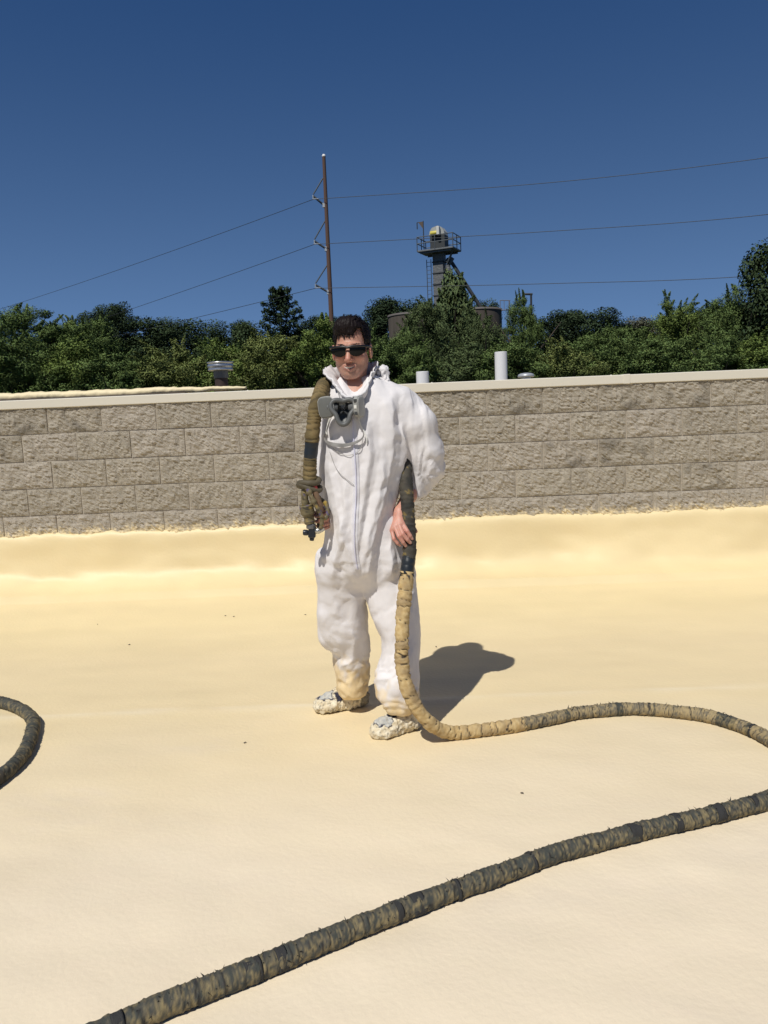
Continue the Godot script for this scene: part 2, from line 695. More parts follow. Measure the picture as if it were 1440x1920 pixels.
# ------------------------------------------------------------------ things behind the parapet
func build_vents() -> void:
	var white := mat(lin(0.78, 0.78, 0.80), 0.35)
	var galv := mat(lin(0.55, 0.56, 0.58), 0.32, false, 0.85)
	relief(galv, noise(90, 0.02, 3), 256, 6.0, 0.05)
	var rust := mat(lin(0.045, 0.028, 0.024), 0.6)
	var base := 0.75
	for k in 2:
		var top: float = [1.715, 1.880][k]
		var at: Vector3 = [Vector3(0.416, base, -7.4), Vector3(1.19, base, -7.6)][k]
		var t := thing("vent_pipe", ["short white plastic vent pipe poking just above the coping", "tall white plastic vent pipe standing behind the coping"][k], "pipe", at, "white vent pipes behind the wall")
		var g := Geo.new()
		var h := top - base
		g.lathe(Transform3D(), PackedVector2Array([Vector2(0.060, 0), Vector2(0.060, h - 0.004), Vector2(0.057, h), Vector2(0.050, h), Vector2(0.050, h - 0.25), Vector2(0.001, h - 0.25)]), 32)
		part("pipe", g.commit(), white, t)
		var g2 := Geo.new()
		g2.lathe(Transform3D(), PackedVector2Array([Vector2(0.20, 0.002), Vector2(0.19, 0.012), Vector2(0.085, 0.02), Vector2(0.068, 0.10), Vector2(0.0605, 0.11)]), 32)
		part("flashing", g2.commit(), galv, t)
	var v := thing("roof_vent", "low grey mushroom vent cap right of the tall white pipe", "vent", Vector3(1.43, base, -7.6))
	var g3 := Geo.new()
	g3.lathe(Transform3D(), PackedVector2Array([Vector2(0.045, 0), Vector2(0.045, 0.89)]), 24)
	part("stem", g3.commit(), galv, v)
	var g4 := Geo.new()
	g4.lathe(Transform3D(), PackedVector2Array([Vector2(0.046, 0.875), Vector2(0.078, 0.878), Vector2(0.081, 0.893), Vector2(0.072, 0.908), Vector2(0.05, 0.917), Vector2(0.02, 0.921), Vector2(0.0001, 0.922)]), 28)
	part("cap", g4.commit(), mat(lin(0.42, 0.44, 0.47), 0.4, false, 0.3), v)
	var f := thing("flue_pipe", "rusty dark flue pipe under a round galvanized rain cap", "flue", Vector3(-1.60, base, -8.0))
	var g5 := Geo.new()
	g5.lathe(Transform3D(), PackedVector2Array([Vector2(0.066, 0), Vector2(0.066, 1.035)]), 28)
	part("pipe", g5.commit(), rust, f)
	var g6 := Geo.new()
	g6.lathe(Transform3D(), PackedVector2Array([Vector2(0.067, 1.01), Vector2(0.074, 1.01), Vector2(0.074, 1.085), Vector2(0.0745, 1.09), Vector2(0.06, 1.092)]), 28)
	part("collar", g6.commit(), mat(lin(0.15, 0.155, 0.165), 0.45, false, 0.3), f)
	var g7 := Geo.new()
	g7.lathe(Transform3D(), PackedVector2Array([Vector2(0.07, 1.086), Vector2(0.126, 1.086), Vector2(0.128, 1.094), Vector2(0.124, 1.098), Vector2(0.124, 1.118), Vector2(0.130, 1.122), Vector2(0.130, 1.138), Vector2(0.125, 1.143), Vector2(0.125, 1.156), Vector2(0.133, 1.160), Vector2(0.133, 1.171), Vector2(0.10, 1.174), Vector2(0.0001, 1.18)]), 36)
	part("rain_cap", g7.commit(), galv, f)
	# raised foam edge of the neighbouring roof, lying behind the coping
	var e := thing("foam_ledge", "lumpy cream foam ridge lying along the wall top at left", "foam edge")
	var ps := []
	var nz := noise(55, 2.2, 2)
	var x := -6.2
	while x < -0.97:
		var y := 1.592 + 0.007 * nz.get_noise_1d(x * 2.0) - 0.0 * x
		ps.append(Vector3(x, y, -6.13 + x * WALL_TURN))
		x += 0.12
	var path := smooth_path(ps, 0.03)
	var rr := []
	for p in path:
		var fade := clampf((-0.97 - p.x) / 0.9, 0.12, 1.0)
		rr.append((0.036 + 0.007 * nz.get_noise_1d(p.x * 3.0 + 20.0)) * lerpf(0.35, 1.0, fade))
	var fg := Geo.new()
	fg.tube(path, rr, 14, true, func(_s: float, a: float, _i: int, p: Vector3) -> Array: return [0.007 * nz.get_noise_3dv(p * 5.0) + 0.004 * nz.get_noise_3dv(p * 14.0) + 0.004 * cos(2.0 * a), Color(0.78, 0.66, 0.42)])
	part("foam_ridge", fg.commit(), mat(Color.WHITE, 0.6, true), e)
	var dg := Geo.new()
	dg.box(Transform3D(Basis(Vector3.UP, -WALL_TURN), Vector3(-3.8, 1.20, -6.15)), Vector3(4.6, 0.75, 0.05), Color.WHITE, 0.004)
	part("edge_board", dg.commit(true), mat(lin(0.10, 0.075, 0.055), 0.8), e)

# ------------------------------------------------------------------ trees
func leaf(g: Geo, p: Vector3, nrm: Vector3, l: float, w: float, col: Color, soft: Vector3) -> void:
	var t := nrm.cross(Vector3(rng.randf() - 0.5, rng.randf() - 0.5, rng.randf() - 0.5)).normalized()
	var b := nrm.cross(t)
	var i := g.v.size()
	g.v.append(p - t * l * 0.5)
	g.v.append(p + b * w * 0.5 + nrm * l * 0.08)
	g.v.append(p + t * l * 0.5 - nrm * l * 0.1)
	g.v.append(p - b * w * 0.5 + nrm * l * 0.08)
	for k in 4:
		g.c.append(col)
		g.n.append((nrm * 0.35 + soft * 0.7).normalized())
	g.idx.append_array([i, i + 1, i + 2, i, i + 2, i + 3])

# crown in unit space: one unit wide, one unit tall, foot at zero
func crown(kind: String, sd: int, count: int) -> ArrayMesh:
	rng.seed = sd
	var g := Geo.new()
	var cl := []
	if kind == "dome":
		for k in 85:
			var a := rng.randf() * TAU
			var h := sqrt(rng.randf())
			var y := 0.05 + 0.86 * rng.randf()
			var env := sqrt(maxf(0.0, 1.0 - pow(maxf(y - 0.42, 0.0) / 0.56, 2.0))) * (0.75 + 0.25 * minf(1.0, y / 0.35))
			var r := rng.randf_range(0.08, 0.15)
			cl.append([Vector3(cos(a) * (0.5 - r * 0.7) * env * h, minf(y, 0.98 - r), sin(a) * (0.5 - r * 0.7) * env * h), r])
	elif kind == "feather":
		for k in 110:
			var a := rng.randf() * TAU
			var h := sqrt(rng.randf())
			var y := pow(rng.randf(), 0.8)
			var env := 1.0 - 0.62 * pow(y, 2.2)
			var r := rng.randf_range(0.05, 0.10) * (1.1 - 0.4 * y)
			cl.append([Vector3(cos(a) * 0.43 * env * h, y * (0.8 + 0.17 * rng.randf()) + 0.02, sin(a) * 0.43 * env * h), r])
	elif kind == "pine":
		for k in 11:
			var y := 0.12 + 0.085 * k
			var reach := 0.46 * pow(1.0 - y * 0.93, 0.65) * rng.randf_range(0.8, 1.15)
			for q in 6:
				var a := TAU * (q + rng.randf() * 0.7) / 6.0 + k
				for e in 3:
					var f := (0.35 + 0.33 * e) * rng.randf_range(0.85, 1.1)
					cl.append([Vector3(cos(a) * reach * f, y + 0.03 * e, sin(a) * reach * f), 0.055 - 0.006 * e])
		for k in 5:
			cl.append([Vector3(0, 0.86 + 0.027 * k, 0), 0.035])
	else: # vine: leaning column of ivy
		for k in 150:
			var y := rng.randf()
			var a := rng.randf() * TAU
			var reach := (0.66 * pow(1.0 - y, 0.8) + 0.05) * sqrt(rng.randf())
			cl.append([Vector3(cos(a) * reach, y * 0.95, sin(a) * reach), rng.randf_range(0.045, 0.085)])
	var twigs := []
	if kind == "feather" or kind == "vine":
		for k in 70:
			var q: Array = cl[rng.randi() % cl.size()]
			var d := (Vector3(q[0].x, 0.0, q[0].z) * 1.4 + Vector3(rng.randfn() * 0.3, 0.75, rng.randfn() * 0.3)).normalized()
			twigs.append([q[0], d, rng.randf_range(0.10, 0.24) * (0.7 if kind == "vine" else 1.0)])
	var wide := {"dome": 0.021, "feather": 0.0165, "pine": 0.034, "vine": 0.026}
	for i in count:
		var q: Array = cl[rng.randi() % cl.size()]
		var d := Vector3(rng.randfn(), rng.randfn(), rng.randfn()).normalized()
		var r: float = q[1]
		var rad := r * pow(rng.randf(), 0.4)
		var sq := Vector3(1.15, 0.8, 1.15) if kind == "pine" else Vector3.ONE
		var p: Vector3 = q[0] + d * sq * rad
		if kind == "feather":
			p += Vector3(d.x, 0.35, d.z) * r * 0.9 * pow(rng.randf(), 3.0)
		if twigs.size() > 0 and i % 5 == 0:
			var tw: Array = twigs[rng.randi() % twigs.size()]
			var f := rng.randf()
			p = tw[0] + tw[1] * tw[2] * f + Vector3(0, -0.05, 0) * f * f + d * 0.022 * (1.15 - f)
		if p.y < 0.0:
			continue
		var l: float = wide[kind] * rng.randf_range(0.65, 1.25)
		var nrm := (d * 0.5 + Vector3(0, 0.55, 0) + Vector3(rng.randfn(), rng.randfn(), rng.randfn()) * 0.5).normalized()
		var s := rng.randf_range(0.72, 1.25)
		var yl := rng.randf_range(-0.12, 0.12)
		leaf(g, p, nrm, l, l * (0.42 if kind == "feather" else 0.6), Color(s * (1.0 + yl), s, s * (1.0 - yl)), d)
	return g.commit()

func trunk_mesh(sd: int) -> ArrayMesh:
	# one unit tall, radius about 0.02
	rng.seed = sd
	var g := Geo.new()
	var ps := PackedVector3Array()
	var rr := []
	for k in 9:
		var y := k / 8.0
		ps.append(Vector3(0.012 * sin(k * 1.7 + sd), y, 0.012 * cos(k * 1.1 + sd)))
		rr.append(0.022 * (1.0 - 0.75 * y) + (0.012 if k == 0 else 0.0))
	g.tube(ps, rr, 8)
	for k in 7:
		var y := rng.randf_range(0.45, 0.9)
		var a := rng.randf() * TAU
		var o := Vector3(0.012 * sin(y * 13.6 + sd), y, 0.012 * cos(y * 8.8 + sd))
		var d := Vector3(cos(a), rng.randf_range(0.5, 1.1), sin(a)).normalized()
		var lp := PackedVector3Array([o, o + d * 0.09, o + d * 0.17 + Vector3(0, 0.02, 0), o + d * 0.25 + Vector3(0, 0.05, 0)])
		g.tube(lp, [0.009 * (1.2 - y * 0.5), 0.007, 0.005, 0.002], 6)
	return g.commit()

func build_trees() -> void:
	var domes: Array[ArrayMesh] = [crown("dome", 1, 52000), crown("dome", 2, 52000), crown("dome", 3, 52000)]
	var feathers: Array[ArrayMesh] = [crown("feather", 11, 72000), crown("feather", 12, 72000), crown("feather", 13, 72000), crown("feather", 14, 72000)]
	var pine := crown("pine", 21, 9000)
	var vine := crown("vine", 31, 42000)
	var trunks: Array[ArrayMesh] = [trunk_mesh(1), trunk_mesh(2), trunk_mesh(3)]
	var bark := mat(lin(0.07, 0.055, 0.042), 0.95)
	var greens := {
		"dark": lin(0.060, 0.088, 0.042), "deep": lin(0.048, 0.072, 0.038), "mid": lin(0.145, 0.205, 0.072), "fresh": lin(0.190, 0.255, 0.075), "olive": lin(0.198, 0.234, 0.082), "grey": lin(0.135, 0.137, 0.095), "vine": lin(0.125, 0.166, 0.074),
	}
	var mats := {}
	for k in greens:
		var m := mat(greens[k], 0.8, true)
		m.backlight = Color(0.62, 0.76, 0.26)
		m.metallic_specular = 0.15
		mats[k] = m
	# called, label, x, top, depth, crown width, crown height, crown mesh, tint
	var F := feathers
	var D := domes
	var list := [
		["broadleaf_tree", "dark round tree rising left of the dip in the far tree line", -25.3, 12.6, 75.0, 5.2, 8.0, D[0], "deep"],
		["broadleaf_tree", "broad dark tree right beside the tall one in the far left tree line", -20.2, 11.1, 76.0, 8.0, 8.0, D[1], "dark"],
		["broadleaf_tree", "even topped dark tree between the metal flue and the pine", -14.2, 10.6, 76.0, 7.5, 8.0, D[2], "dark"],
		["pine_tree", "dark pine with tiered branches above the far tree line", -8.95, 12.7, 75.0, 5.4, 7.5, pine, "deep"],
		["broadleaf_tree", "dark tree at the foot of the wooden utility pole", -5.4, 10.8, 78.0, 6.0, 8.0, D[0], "deep"],
		["broadleaf_tree", "dark tree just behind the top of the man's head", -2.2, 10.6, 77.0, 6.0, 8.0, D[1], "dark"],
		["broadleaf_tree", "large dark domed tree left of the elevator tower", 2.2, 12.6, 80.0, 8.0, 9.0, D[2], "deep"],
		["broadleaf_tree", "dark tree crown showing behind the slanting spout", 10.2, 12.4, 82.0, 5.5, 8.0, D[1], "dark"],
		["broadleaf_tree", "wide dark domed tree alone right of the storage bin", 19.5, 10.6, 77.0, 8.6, 8.0, D[0], "deep"],
		["broadleaf_tree", "low greyish tree in the gap at right of the skyline", 25.4, 9.4, 78.0, 8.0, 7.5, D[1], "grey"],
		["broadleaf_tree", "dark rounded tree peeping over the feathery shrubs at right", 30.6, 9.8, 76.0, 6.5, 7.5, D[2], "dark"],
		["broadleaf_tree", "leafy green tree filling the left edge of the tree line", -19.3, 7.8, 43.0, 5.2, 6.0, F[0], "mid"],
		["broadleaf_tree", "second green tree from the left edge with a ragged top", -16.0, 7.0, 43.0, 5.0, 6.0, F[1], "mid"],
		["broadleaf_tree", "green tree below the tall dark one at far left", -12.9, 4.7, 42.0, 5.0, 5.5, F[2], "mid"],
		["broadleaf_tree", "green tree behind the metal flue pipe", -8.0, 5.1, 42.0, 5.4, 5.5, F[3], "mid"],
		["broadleaf_tree", "green tree in front of the left storage bin", 2.8, 7.3, 43.0, 3.5, 6.6, F[1], "vine"],
		["broadleaf_tree", "low green tree hiding the foot of the left storage bin", 1.3, 5.45, 41.0, 3.4, 5.4, F[0], "mid"],
		["broadleaf_tree", "green tree between the two leftmost tall trees", -17.6, 7.0, 44.0, 4.2, 6.0, F[2], "fresh"],
		["broadleaf_tree", "green tree left of the feathery tree with a thin spiky top", 13.6, 5.5, 43.0, 4.0, 5.4, F[1], "mid"],
		["broadleaf_tree", "green tree in front of the bin under the spout", 5.6, 6.1, 42.0, 3.2, 6.0, F[3], "vine"],
		["broadleaf_tree", "upright bushy tree grown round the dark steel frame", 8.0, 7.2, 43.0, 2.8, 6.5, F[2], "mid"],
		["broadleaf_tree", "green tree under the wide dark dome at right", 10.9, 4.9, 42.0, 5.2, 5.0, F[0], "mid"],
		["broadleaf_tree", "feathery tree with a thin spiky top left of the big edge tree", 16.0, 6.4, 42.0, 3.8, 6.0, F[3], "fresh"],
		["broadleaf_tree", "feathery tree touching the big dark tree at right edge", 18.2, 6.2, 41.0, 4.6, 6.0, F[1], "mid"],
		["broadleaf_tree", "tall dark tree cut off by the right edge of the picture", 18.3, 8.3, 34.0, 4.8, 8.6, D[0], "dark"],
		["broadleaf_tree", "green tree filling the corner under the tall right edge tree", 15.9, 6.0, 35.0, 3.4, 6.4, F[0], "mid"],
		["shrub_tree", "bushy shrub tree at the far left above the wall end", -13.0, 4.55, 28.0, 4.2, 4.6, F[0], "mid"],
		["shrub_tree", "bushy green shrub tree over the foam ridge at left", -11.1, 4.3, 28.5, 4.0, 4.6, F[1], "fresh"],
		["shrub_tree", "shrub tree left of the shaded hollow in the greenery", -9.2, 3.8, 27.5, 4.0, 4.2, F[2], "mid"],
		["shrub_tree", "shrub tree just left of the metal flue cap", -7.3, 3.9, 28.0, 4.0, 4.4, F[3], "olive"],
		["shrub_tree", "shrub tree directly behind the metal flue cap", -5.3, 4.05, 28.5, 4.0, 4.4, F[0], "fresh"],
		["shrub_tree", "yellow green shrub tree between the flue and the man", -3.6, 4.3, 28.0, 3.9, 4.6, F[1], "olive"],
		["shrub_tree", "bright yellow green shrub tree left of the man's head", -2.0, 4.5, 27.5, 3.4, 4.6, F[2], "fresh"],
		["shrub_tree", "shrub tree directly behind the man's head", -0.3, 3.9, 28.0, 3.4, 4.2, F[3], "mid"],
		["shrub_tree", "shrub tree right of the man's head above the short white pipe", 1.2, 3.6, 28.0, 3.4, 4.0, F[0], "mid"],
		["shrub_tree", "shrub tree at the foot of the ivy clad tower", 2.9, 3.65, 28.5, 3.8, 4.0, F[2], "vine"],
		["shrub_tree", "shrub tree directly behind the tall white pipe", 4.8, 3.65, 28.0, 3.9, 4.0, F[1], "mid"],
		["shrub_tree", "shrub tree right of the low mushroom vent", 6.7, 3.4, 28.0, 3.8, 4.0, F[3], "olive"],
		["shrub_tree", "shrub tree over the joint in the metal coping", 8.4, 3.25, 28.5, 3.8, 3.8, F[0], "mid"],
		["shrub_tree", "loose green shrub tree second from the big tree at right", 10.0, 3.7, 28.0, 3.8, 4.2, F[1], "mid"],
		["shrub_tree", "dense shrub tree left of the big dark edge tree", 11.7, 3.4, 27.5, 3.8, 4.0, F[2], "mid"],
		["shrub_tree", "shrub tree low in front of the big dark edge tree", 13.4, 3.4, 28.0, 4.0, 4.0, F[3], "fresh"],
	]
	var q := 0
	for e in list:
		var at := Vector3(e[2], -5.5, -e[4])
		var t := thing(e[0], e[1], "tree", at)
		var top: float = e[3] + 5.5
		var tm := part("trunk", trunks[q % 3], bark, t)
		tm.scale = Vector3(top * 0.75, top * 0.82, top * 0.75)
		var o := part("crown", e[7], mats[e[8]], t)
		o.scale = Vector3(e[5], e[6], e[5]) * Vector3(1.35, 1.0, 1.35)
		o.position = Vector3(0, top - e[6], 0)
		o.rotation.y = q * 2.39996
		q += 1
	# the ivy that has climbed the tower
	var iv := thing("climbing_ivy", "tall cone of ivy covering the elevator tower's base", "ivy", Vector3(6.5, -5.5, -66.0))
	var o2 := part("foliage", vine, mats["vine"], iv)
	o2.scale = Vector3(9.0, 17.8, 6.0)
	o2.position = Vector3(0, 0, 0)
	var o3 := part("stem", trunks[1], bark, iv)
	o3.scale = Vector3(6, 14, 6)
	# the unbroken thicket low between the rows
	var mm := MultiMesh.new()
	mm.transform_format = MultiMesh.TRANSFORM_3D
	mm.mesh = feathers[2]
	mm.instance_count = 132
	rng.seed = 9
	for k in 96:
		var row := k % 3
		var z: float = [-33.0, -47.0, -60.0][row] - rng.randf() * 5.0
		var span := absf(z) * 0.62
		var x := -span + 2.0 * span * (int(k / 3.0) + rng.randf()) / 32.0
		var w := rng.randf_range(4.5, 6.5)
		var h: float = [4.6, 5.6, 6.6][row] + rng.randf_range(-0.6, 0.5)
		mm.set_instance_transform(k, Transform3D(Basis(Vector3.UP, rng.randf() * TAU).scaled(Vector3(w, h, w)), Vector3(x, [-1.9, -1.6, -0.8][row], z)))
	for k in 36:
		var sd := -1.0 if k % 2 == 0 else 1.0
		var z := -rng.randf_range(27.0, 62.0)
		var x := sd * (absf(z) * 0.58 + 3.0 + 24.0 * rng.randf())
		var w := rng.randf_range(5.0, 8.0)
		var h := rng.randf_range(6.5, 8.5) + absf(z) * 0.06
		mm.set_instance_transform(96 + k, Transform3D(Basis(Vector3.UP, rng.randf() * TAU).scaled(Vector3(w, h, w)), Vector3(x, -3.2, z)))
	var th := MultiMeshInstance3D.new()
	th.multimesh = mm
	th.material_override = mats["mid"]
	th.name = "thicket"
	add_child(th)
	tag(th, "unbroken mass of green undergrowth between the tree rows", "undergrowth", "", "stuff")

# ------------------------------------------------------------------ pole, wires, elevator tower
func build_far() -> void:
	var wood := mat(lin(0.105, 0.060, 0.046), 0.9)
	var steel := mat(lin(0.10, 0.115, 0.13), 0.5, false, 0.4)
	var dark := mat(lin(0.035, 0.04, 0.045), 0.6)
	var zinc := mat(lin(0.55, 0.57, 0.58), 0.4, false, 0.5)
	var p := thing("utility_pole", "tall brown wooden utility pole with three braced insulators", "pole", Vector3(-3.12, -5.5, -55))
	var g := Geo.new()
	g.tube(PackedVector3Array([Vector3(0, 0, 0), Vector3(0.02, 8, 0), Vector3(0.035, 16, 0), Vector3(0.053, 24.0, 0)]), [0.21, 0.185, 0.15, 0.115], 14)
	part("pole_shaft", g.commit(), wood, p)
	var tg := Geo.new()
	tg.lathe(Transform3D(Basis(), Vector3(0.053, 24.0, 0)), PackedVector2Array([Vector2(0.125, -0.06), Vector2(0.125, 0.02), Vector2(0.08, 0.09), Vector2(0.0001, 0.11)]), 12)
	part("pole_cap", tg.commit(), mat(lin(0.7, 0.7, 0.7), 0.4), p)
	var ya := [[17.05, 15.30, 15.93], [14.26, 12.43, 12.98], [11.34, 9.54, 10.06]]
	var out := [Vector3(-3.93, 0, 0), Vector3(-4.0, 0, 0), Vector3(-4.08, 0, 0)]
	var clamps := []
	for k in 3:
		var xo: float = out[k].x + 3.12
		var y_hi: float = ya[k][0] + 5.5
		var y_lo: float = ya[k][1] + 5.5
		var y_out: float = ya[k][2] + 5.5
		var b := Geo.new()
		b.tube(PackedVector3Array([Vector3(-0.08, y_hi, 0), Vector3(xo + 0.02, y_out + 0.1, 0)]), [0.045, 0.045], 8)
		part("brace", b.commit(), steel, p)
		var s := Geo.new()
		var a0 := Vector3(-0.10, y_lo, 0)
		var a1 := Vector3(xo, y_out, 0)
		var ps := PackedVector3Array()
		var rr := []
		for q in 25:
			ps.append(a0.lerp(a1, q / 24.0))
			rr.append(0.085 if q % 2 == 1 else 0.05)
		s.tube(ps, rr, 10)
		part("insulator", s.commit(), dark, p)
		var c := Geo.new()
		c.box(Transform3D(Basis(), Vector3(xo + 0.16, y_out - 0.21, 0.05)), Vector3(0.42, 0.05, 0.05), Color.WHITE, 0.01)
		c.box(Transform3D(Basis(), Vector3(xo, y_out - 0.08, 0.05)), Vector3(0.06, 0.26, 0.06), Color.WHITE, 0.01)
		part("clamp", c.commit(true), zinc, p)
		var bk := Geo.new()
		bk.box(Transform3D(Basis(), Vector3(-0.11, y_lo - 0.02, 0.03)), Vector3(0.16, 0.3, 0.16), Color.WHITE, 0.01)
		part("bracket", bk.commit(true), zinc, p)
		clamps.append(Vector3(xo - 3.12, y_out - 5.5 - 0.235, -54.95))
	var wire := mat(lin(0.05, 0.055, 0.06), 0.5, false, 0.3)
	var far_l := [Vector3(-40.0, 14.2, -85.0), Vector3(-23.6, 11.35, -72.0), Vector3(-26.2, 9.35, -74.0)]
	var ry := [[14.94, 14.62], [12.02, 11.51], [8.83, 8.16]]
	for k in 3:
		var c: Vector3 = clamps[k]
		var l: Vector3 = far_l[k]
		var l2: Vector3 = c + (l - c) * (62.0 / absf(l.x - c.x))
		var wg := Geo.new()
		var lp := PackedVector3Array()
		for q in 41:
			var t := q / 40.0
			lp.append(l2.lerp(c, t) - Vector3(0, 2.2 * t * (1.0 - t), 0))
		wg.tube(lp, [0.019], 5)
		wg.tube(smooth_path([c, Vector3(11.1, ry[k][0], -50.5), Vector3(22.7, ry[k][1], -46.0), Vector3(48.0, ry[k][1] + 0.4, -36.5)], 1.5), [0.019], 5)
		var o := part("power_line", wg.commit(), wire)
		tag(o, ["topmost power line strung across the sky from the pole", "middle power line passing behind the elevator platform", "lowest power line just above the tree tops"][k], "power line", "power lines on the utility pole")
	# bucket elevator
	var t := thing("elevator_tower", "grey bucket elevator tower with a railed platform on top", "tower", Vector3(5.75, -5.5, -70))
	t.rotation.y = deg_to_rad(-24)
	var grey := mat(lin(0.135, 0.14, 0.145), 0.6, false, 0.2)
	relief(grey, noise(60, 0.02, 3), 256, 0.6, 3.0)
	var leg := Geo.new()
	leg.box(Transform3D(Basis(), Vector3(0, 10.2, 0)), Vector3(0.95, 20.4, 0.85), Color.WHITE, 0.02)
	part("casing", leg.commit(true), grey, t)
	for k in 9:
		var b := Geo.new()
		b.box(Transform3D(Basis(), Vector3(0, 19.4 - k * 0.95, 0)), Vector3(1.06, 0.09, 0.96), Color.WHITE, 0.01)
		part("flange", b.commit(true), dark, t)
	var up := Geo.new()
	up.box(Transform3D(Basis(), Vector3(0.05, 21.0, 0)), Vector3(1.35, 1.2, 1.0), Color.WHITE, 0.02)
	part("drive_box", up.commit(true), dark, t)
	var hd := Geo.new()
	var prof := [Vector2(-0.72, 21.6), Vector2(-0.62, 22.0), Vector2(-0.42, 22.28), Vector2(0.1, 22.4), Vector2(0.42, 22.26), Vector2(0.66, 21.9), Vector2(0.72, 21.6)]
	for k in prof.size() - 1:
		var a: Vector2 = prof[k]
		var b: Vector2 = prof[k + 1]
		hd.quad(Vector3(a.x, a.y, 0.5), Vector3(a.x, a.y, -0.5), Vector3(b.x, b.y, -0.5), Vector3(b.x, b.y, 0.5))
		hd.flat_tri(Vector3(0, 21.6, 0.5), Vector3(a.x, a.y, 0.5), Vector3(b.x, b.y, 0.5))
		hd.flat_tri(Vector3(0, 21.6, -0.5), Vector3(b.x, b.y, -0.5), Vector3(a.x, a.y, -0.5))
	part("head_cover", hd.commit(true), mat(lin(0.36, 0.37, 0.36), 0.5), t)
	var mo := Geo.new()
	mo.tube(PackedVector3Array([Vector3(-0.45, 21.75, 0.72), Vector3(0.2, 21.75, 0.72)]), [0.2], 14)
	part("motor", mo.commit(), mat(lin(0.55, 0.47, 0.08), 0.5), t)
	var gd := Geo.new()
	gd.box(Transform3D(Basis(), Vector3(0.25, 21.9, 0.75)), Vector3(0.25, 0.7, 0.35), Color.WHITE, 0.02)
	part("belt_guard", gd.commit(true), mat(lin(0.6, 0.6, 0.58), 0.5), t)
	var pf := Geo.new()
	pf.box(Transform3D(Basis(), Vector3(0.05, 20.32, 0.1)), Vector3(3.3, 0.14, 2.2), Color.WHITE, 0.02)
	pf.box(Transform3D(Basis(), Vector3(0.05, 20.17, 1.0)), Vector3(2.8, 0.15, 0.12), Color.WHITE, 0.01)
	pf.box(Transform3D(Basis(), Vector3(0.05, 20.17, -0.8)), Vector3(2.8, 0.15, 0.12), Color.WHITE, 0.01)
	part("platform", pf.commit(true), mat(lin(0.14, 0.15, 0.16), 0.6), t)
	var cor := [Vector3(-1.58, 0, 1.18), Vector3(1.68, 0, 1.18), Vector3(1.68, 0, -0.98), Vector3(-1.58, 0, -0.98)]
	for k in 4:
		var a: Vector3 = cor[k]
		var b: Vector3 = cor[(k + 1) % 4]
		for h in [20.95, 21.5]:
			var rg := Geo.new()
			rg.tube(PackedVector3Array([a + Vector3(0, h, 0), b + Vector3(0, h, 0)]), [0.04], 6)
			part("rail", rg.commit(), steel, t)
		for f in [0.0, 0.5]:
			var pg := Geo.new()
			var q: Vector3 = a.lerp(b, f)
			pg.tube(PackedVector3Array([q + Vector3(0, 20.3, 0), q + Vector3(0, 21.52, 0)]), [0.04], 6)
			part("rail_post", pg.commit(), steel, t)
	for sx in [0.9, 1.5]:
		var bg := Geo.new()
		bg.tube(PackedVector3Array([Vector3(sx + 0.1, 20.2, 0.9 if sx > 1.0 else -0.6), Vector3(0.42, 18.3, 0.3)]), [0.07], 6)
		part("brace", bg.commit(), steel, t)
	var lg := Geo.new()
	for sx in [-0.35, 0.05]:
		lg.tube(PackedVector3Array([Vector3(-0.72 + sx, 6, 0.3), Vector3(-0.72 + sx, 19.7, 0.3)]), [0.035], 6)
	for k in 40:
		lg.tube(PackedVector3Array([Vector3(-1.07, 6.2 + k * 0.34, 0.3), Vector3(-0.67, 6.2 + k * 0.34, 0.3)]), [0.02], 4)
	part("ladder", lg.commit(), steel, t)
	var fl := Geo.new()
	fl.tube(PackedVector3Array([Vector3(-1.05, 20.3, 0.9), Vector3(-1.05, 22.85, 0.9)]), [0.045], 6)
	fl.box(Transform3D(Basis(), Vector3(-1.32, 22.78, 0.9)), Vector3(0.62, 0.05, 0.05))
	fl.box(Transform3D(Basis(), Vector3(-1.62, 22.5, 0.9)), Vector3(0.08, 0.55, 0.08), Color.WHITE, 0.02)
	part("hoist_arm", fl.commit(true), dark, t)
	var gs := Geo.new()
	for z in [0.87, 0.93]:
		if z > 0.9:
			gs.flat_tri(Vector3(-1.05, 22.8, z), Vector3(-1.05, 22.15, z), Vector3(-1.5, 22.8, z))
		else:
			gs.flat_tri(Vector3(-1.05, 22.8, z), Vector3(-1.5, 22.8, z), Vector3(-1.05, 22.15, z))
	part("gusset_plate", gs.commit(true), mat(lin(0.10, 0.075, 0.06), 0.8), t)
	# spout
	var sp := thing("grain_spout", "slanting steel spout running from the tower down to the bin", "spout", Vector3(6.6, 13.7, -69.4))
	var sg := Geo.new()
	sg.tube(PackedVector3Array([Vector3(-0.3, 0.35, 0), Vector3(0.2, 0.0, 0), Vector3(2.72, -4.15, 0.3)]), [0.16, 0.16, 0.16], 10)
	part("pipe", sg.commit(), dark, sp)
	var s2 := Geo.new()
	s2.tube(PackedVector3Array([Vector3(-0.2, -0.2, 0.1), Vector3(0.05, -1.7, 0.1), Vector3(1.0, -4.2, 0.2)]), [0.22, 0.22, 0.22], 10)
	part("branch_pipe", s2.commit(), grey, sp)
	var s3 := Geo.new()
	s3.box(Transform3D(Basis(Vector3(0, 0, 1), -0.6), Vector3(0.02, 0.2, 0)), Vector3(0.5, 0.62, 0.5), Color.WHITE, 0.03)
	part("diverter_box", s3.commit(true), grey, sp)
	var conc := mat(Color.WHITE, 0.95, true)
	var bn := noise(61, 1.6, 3)
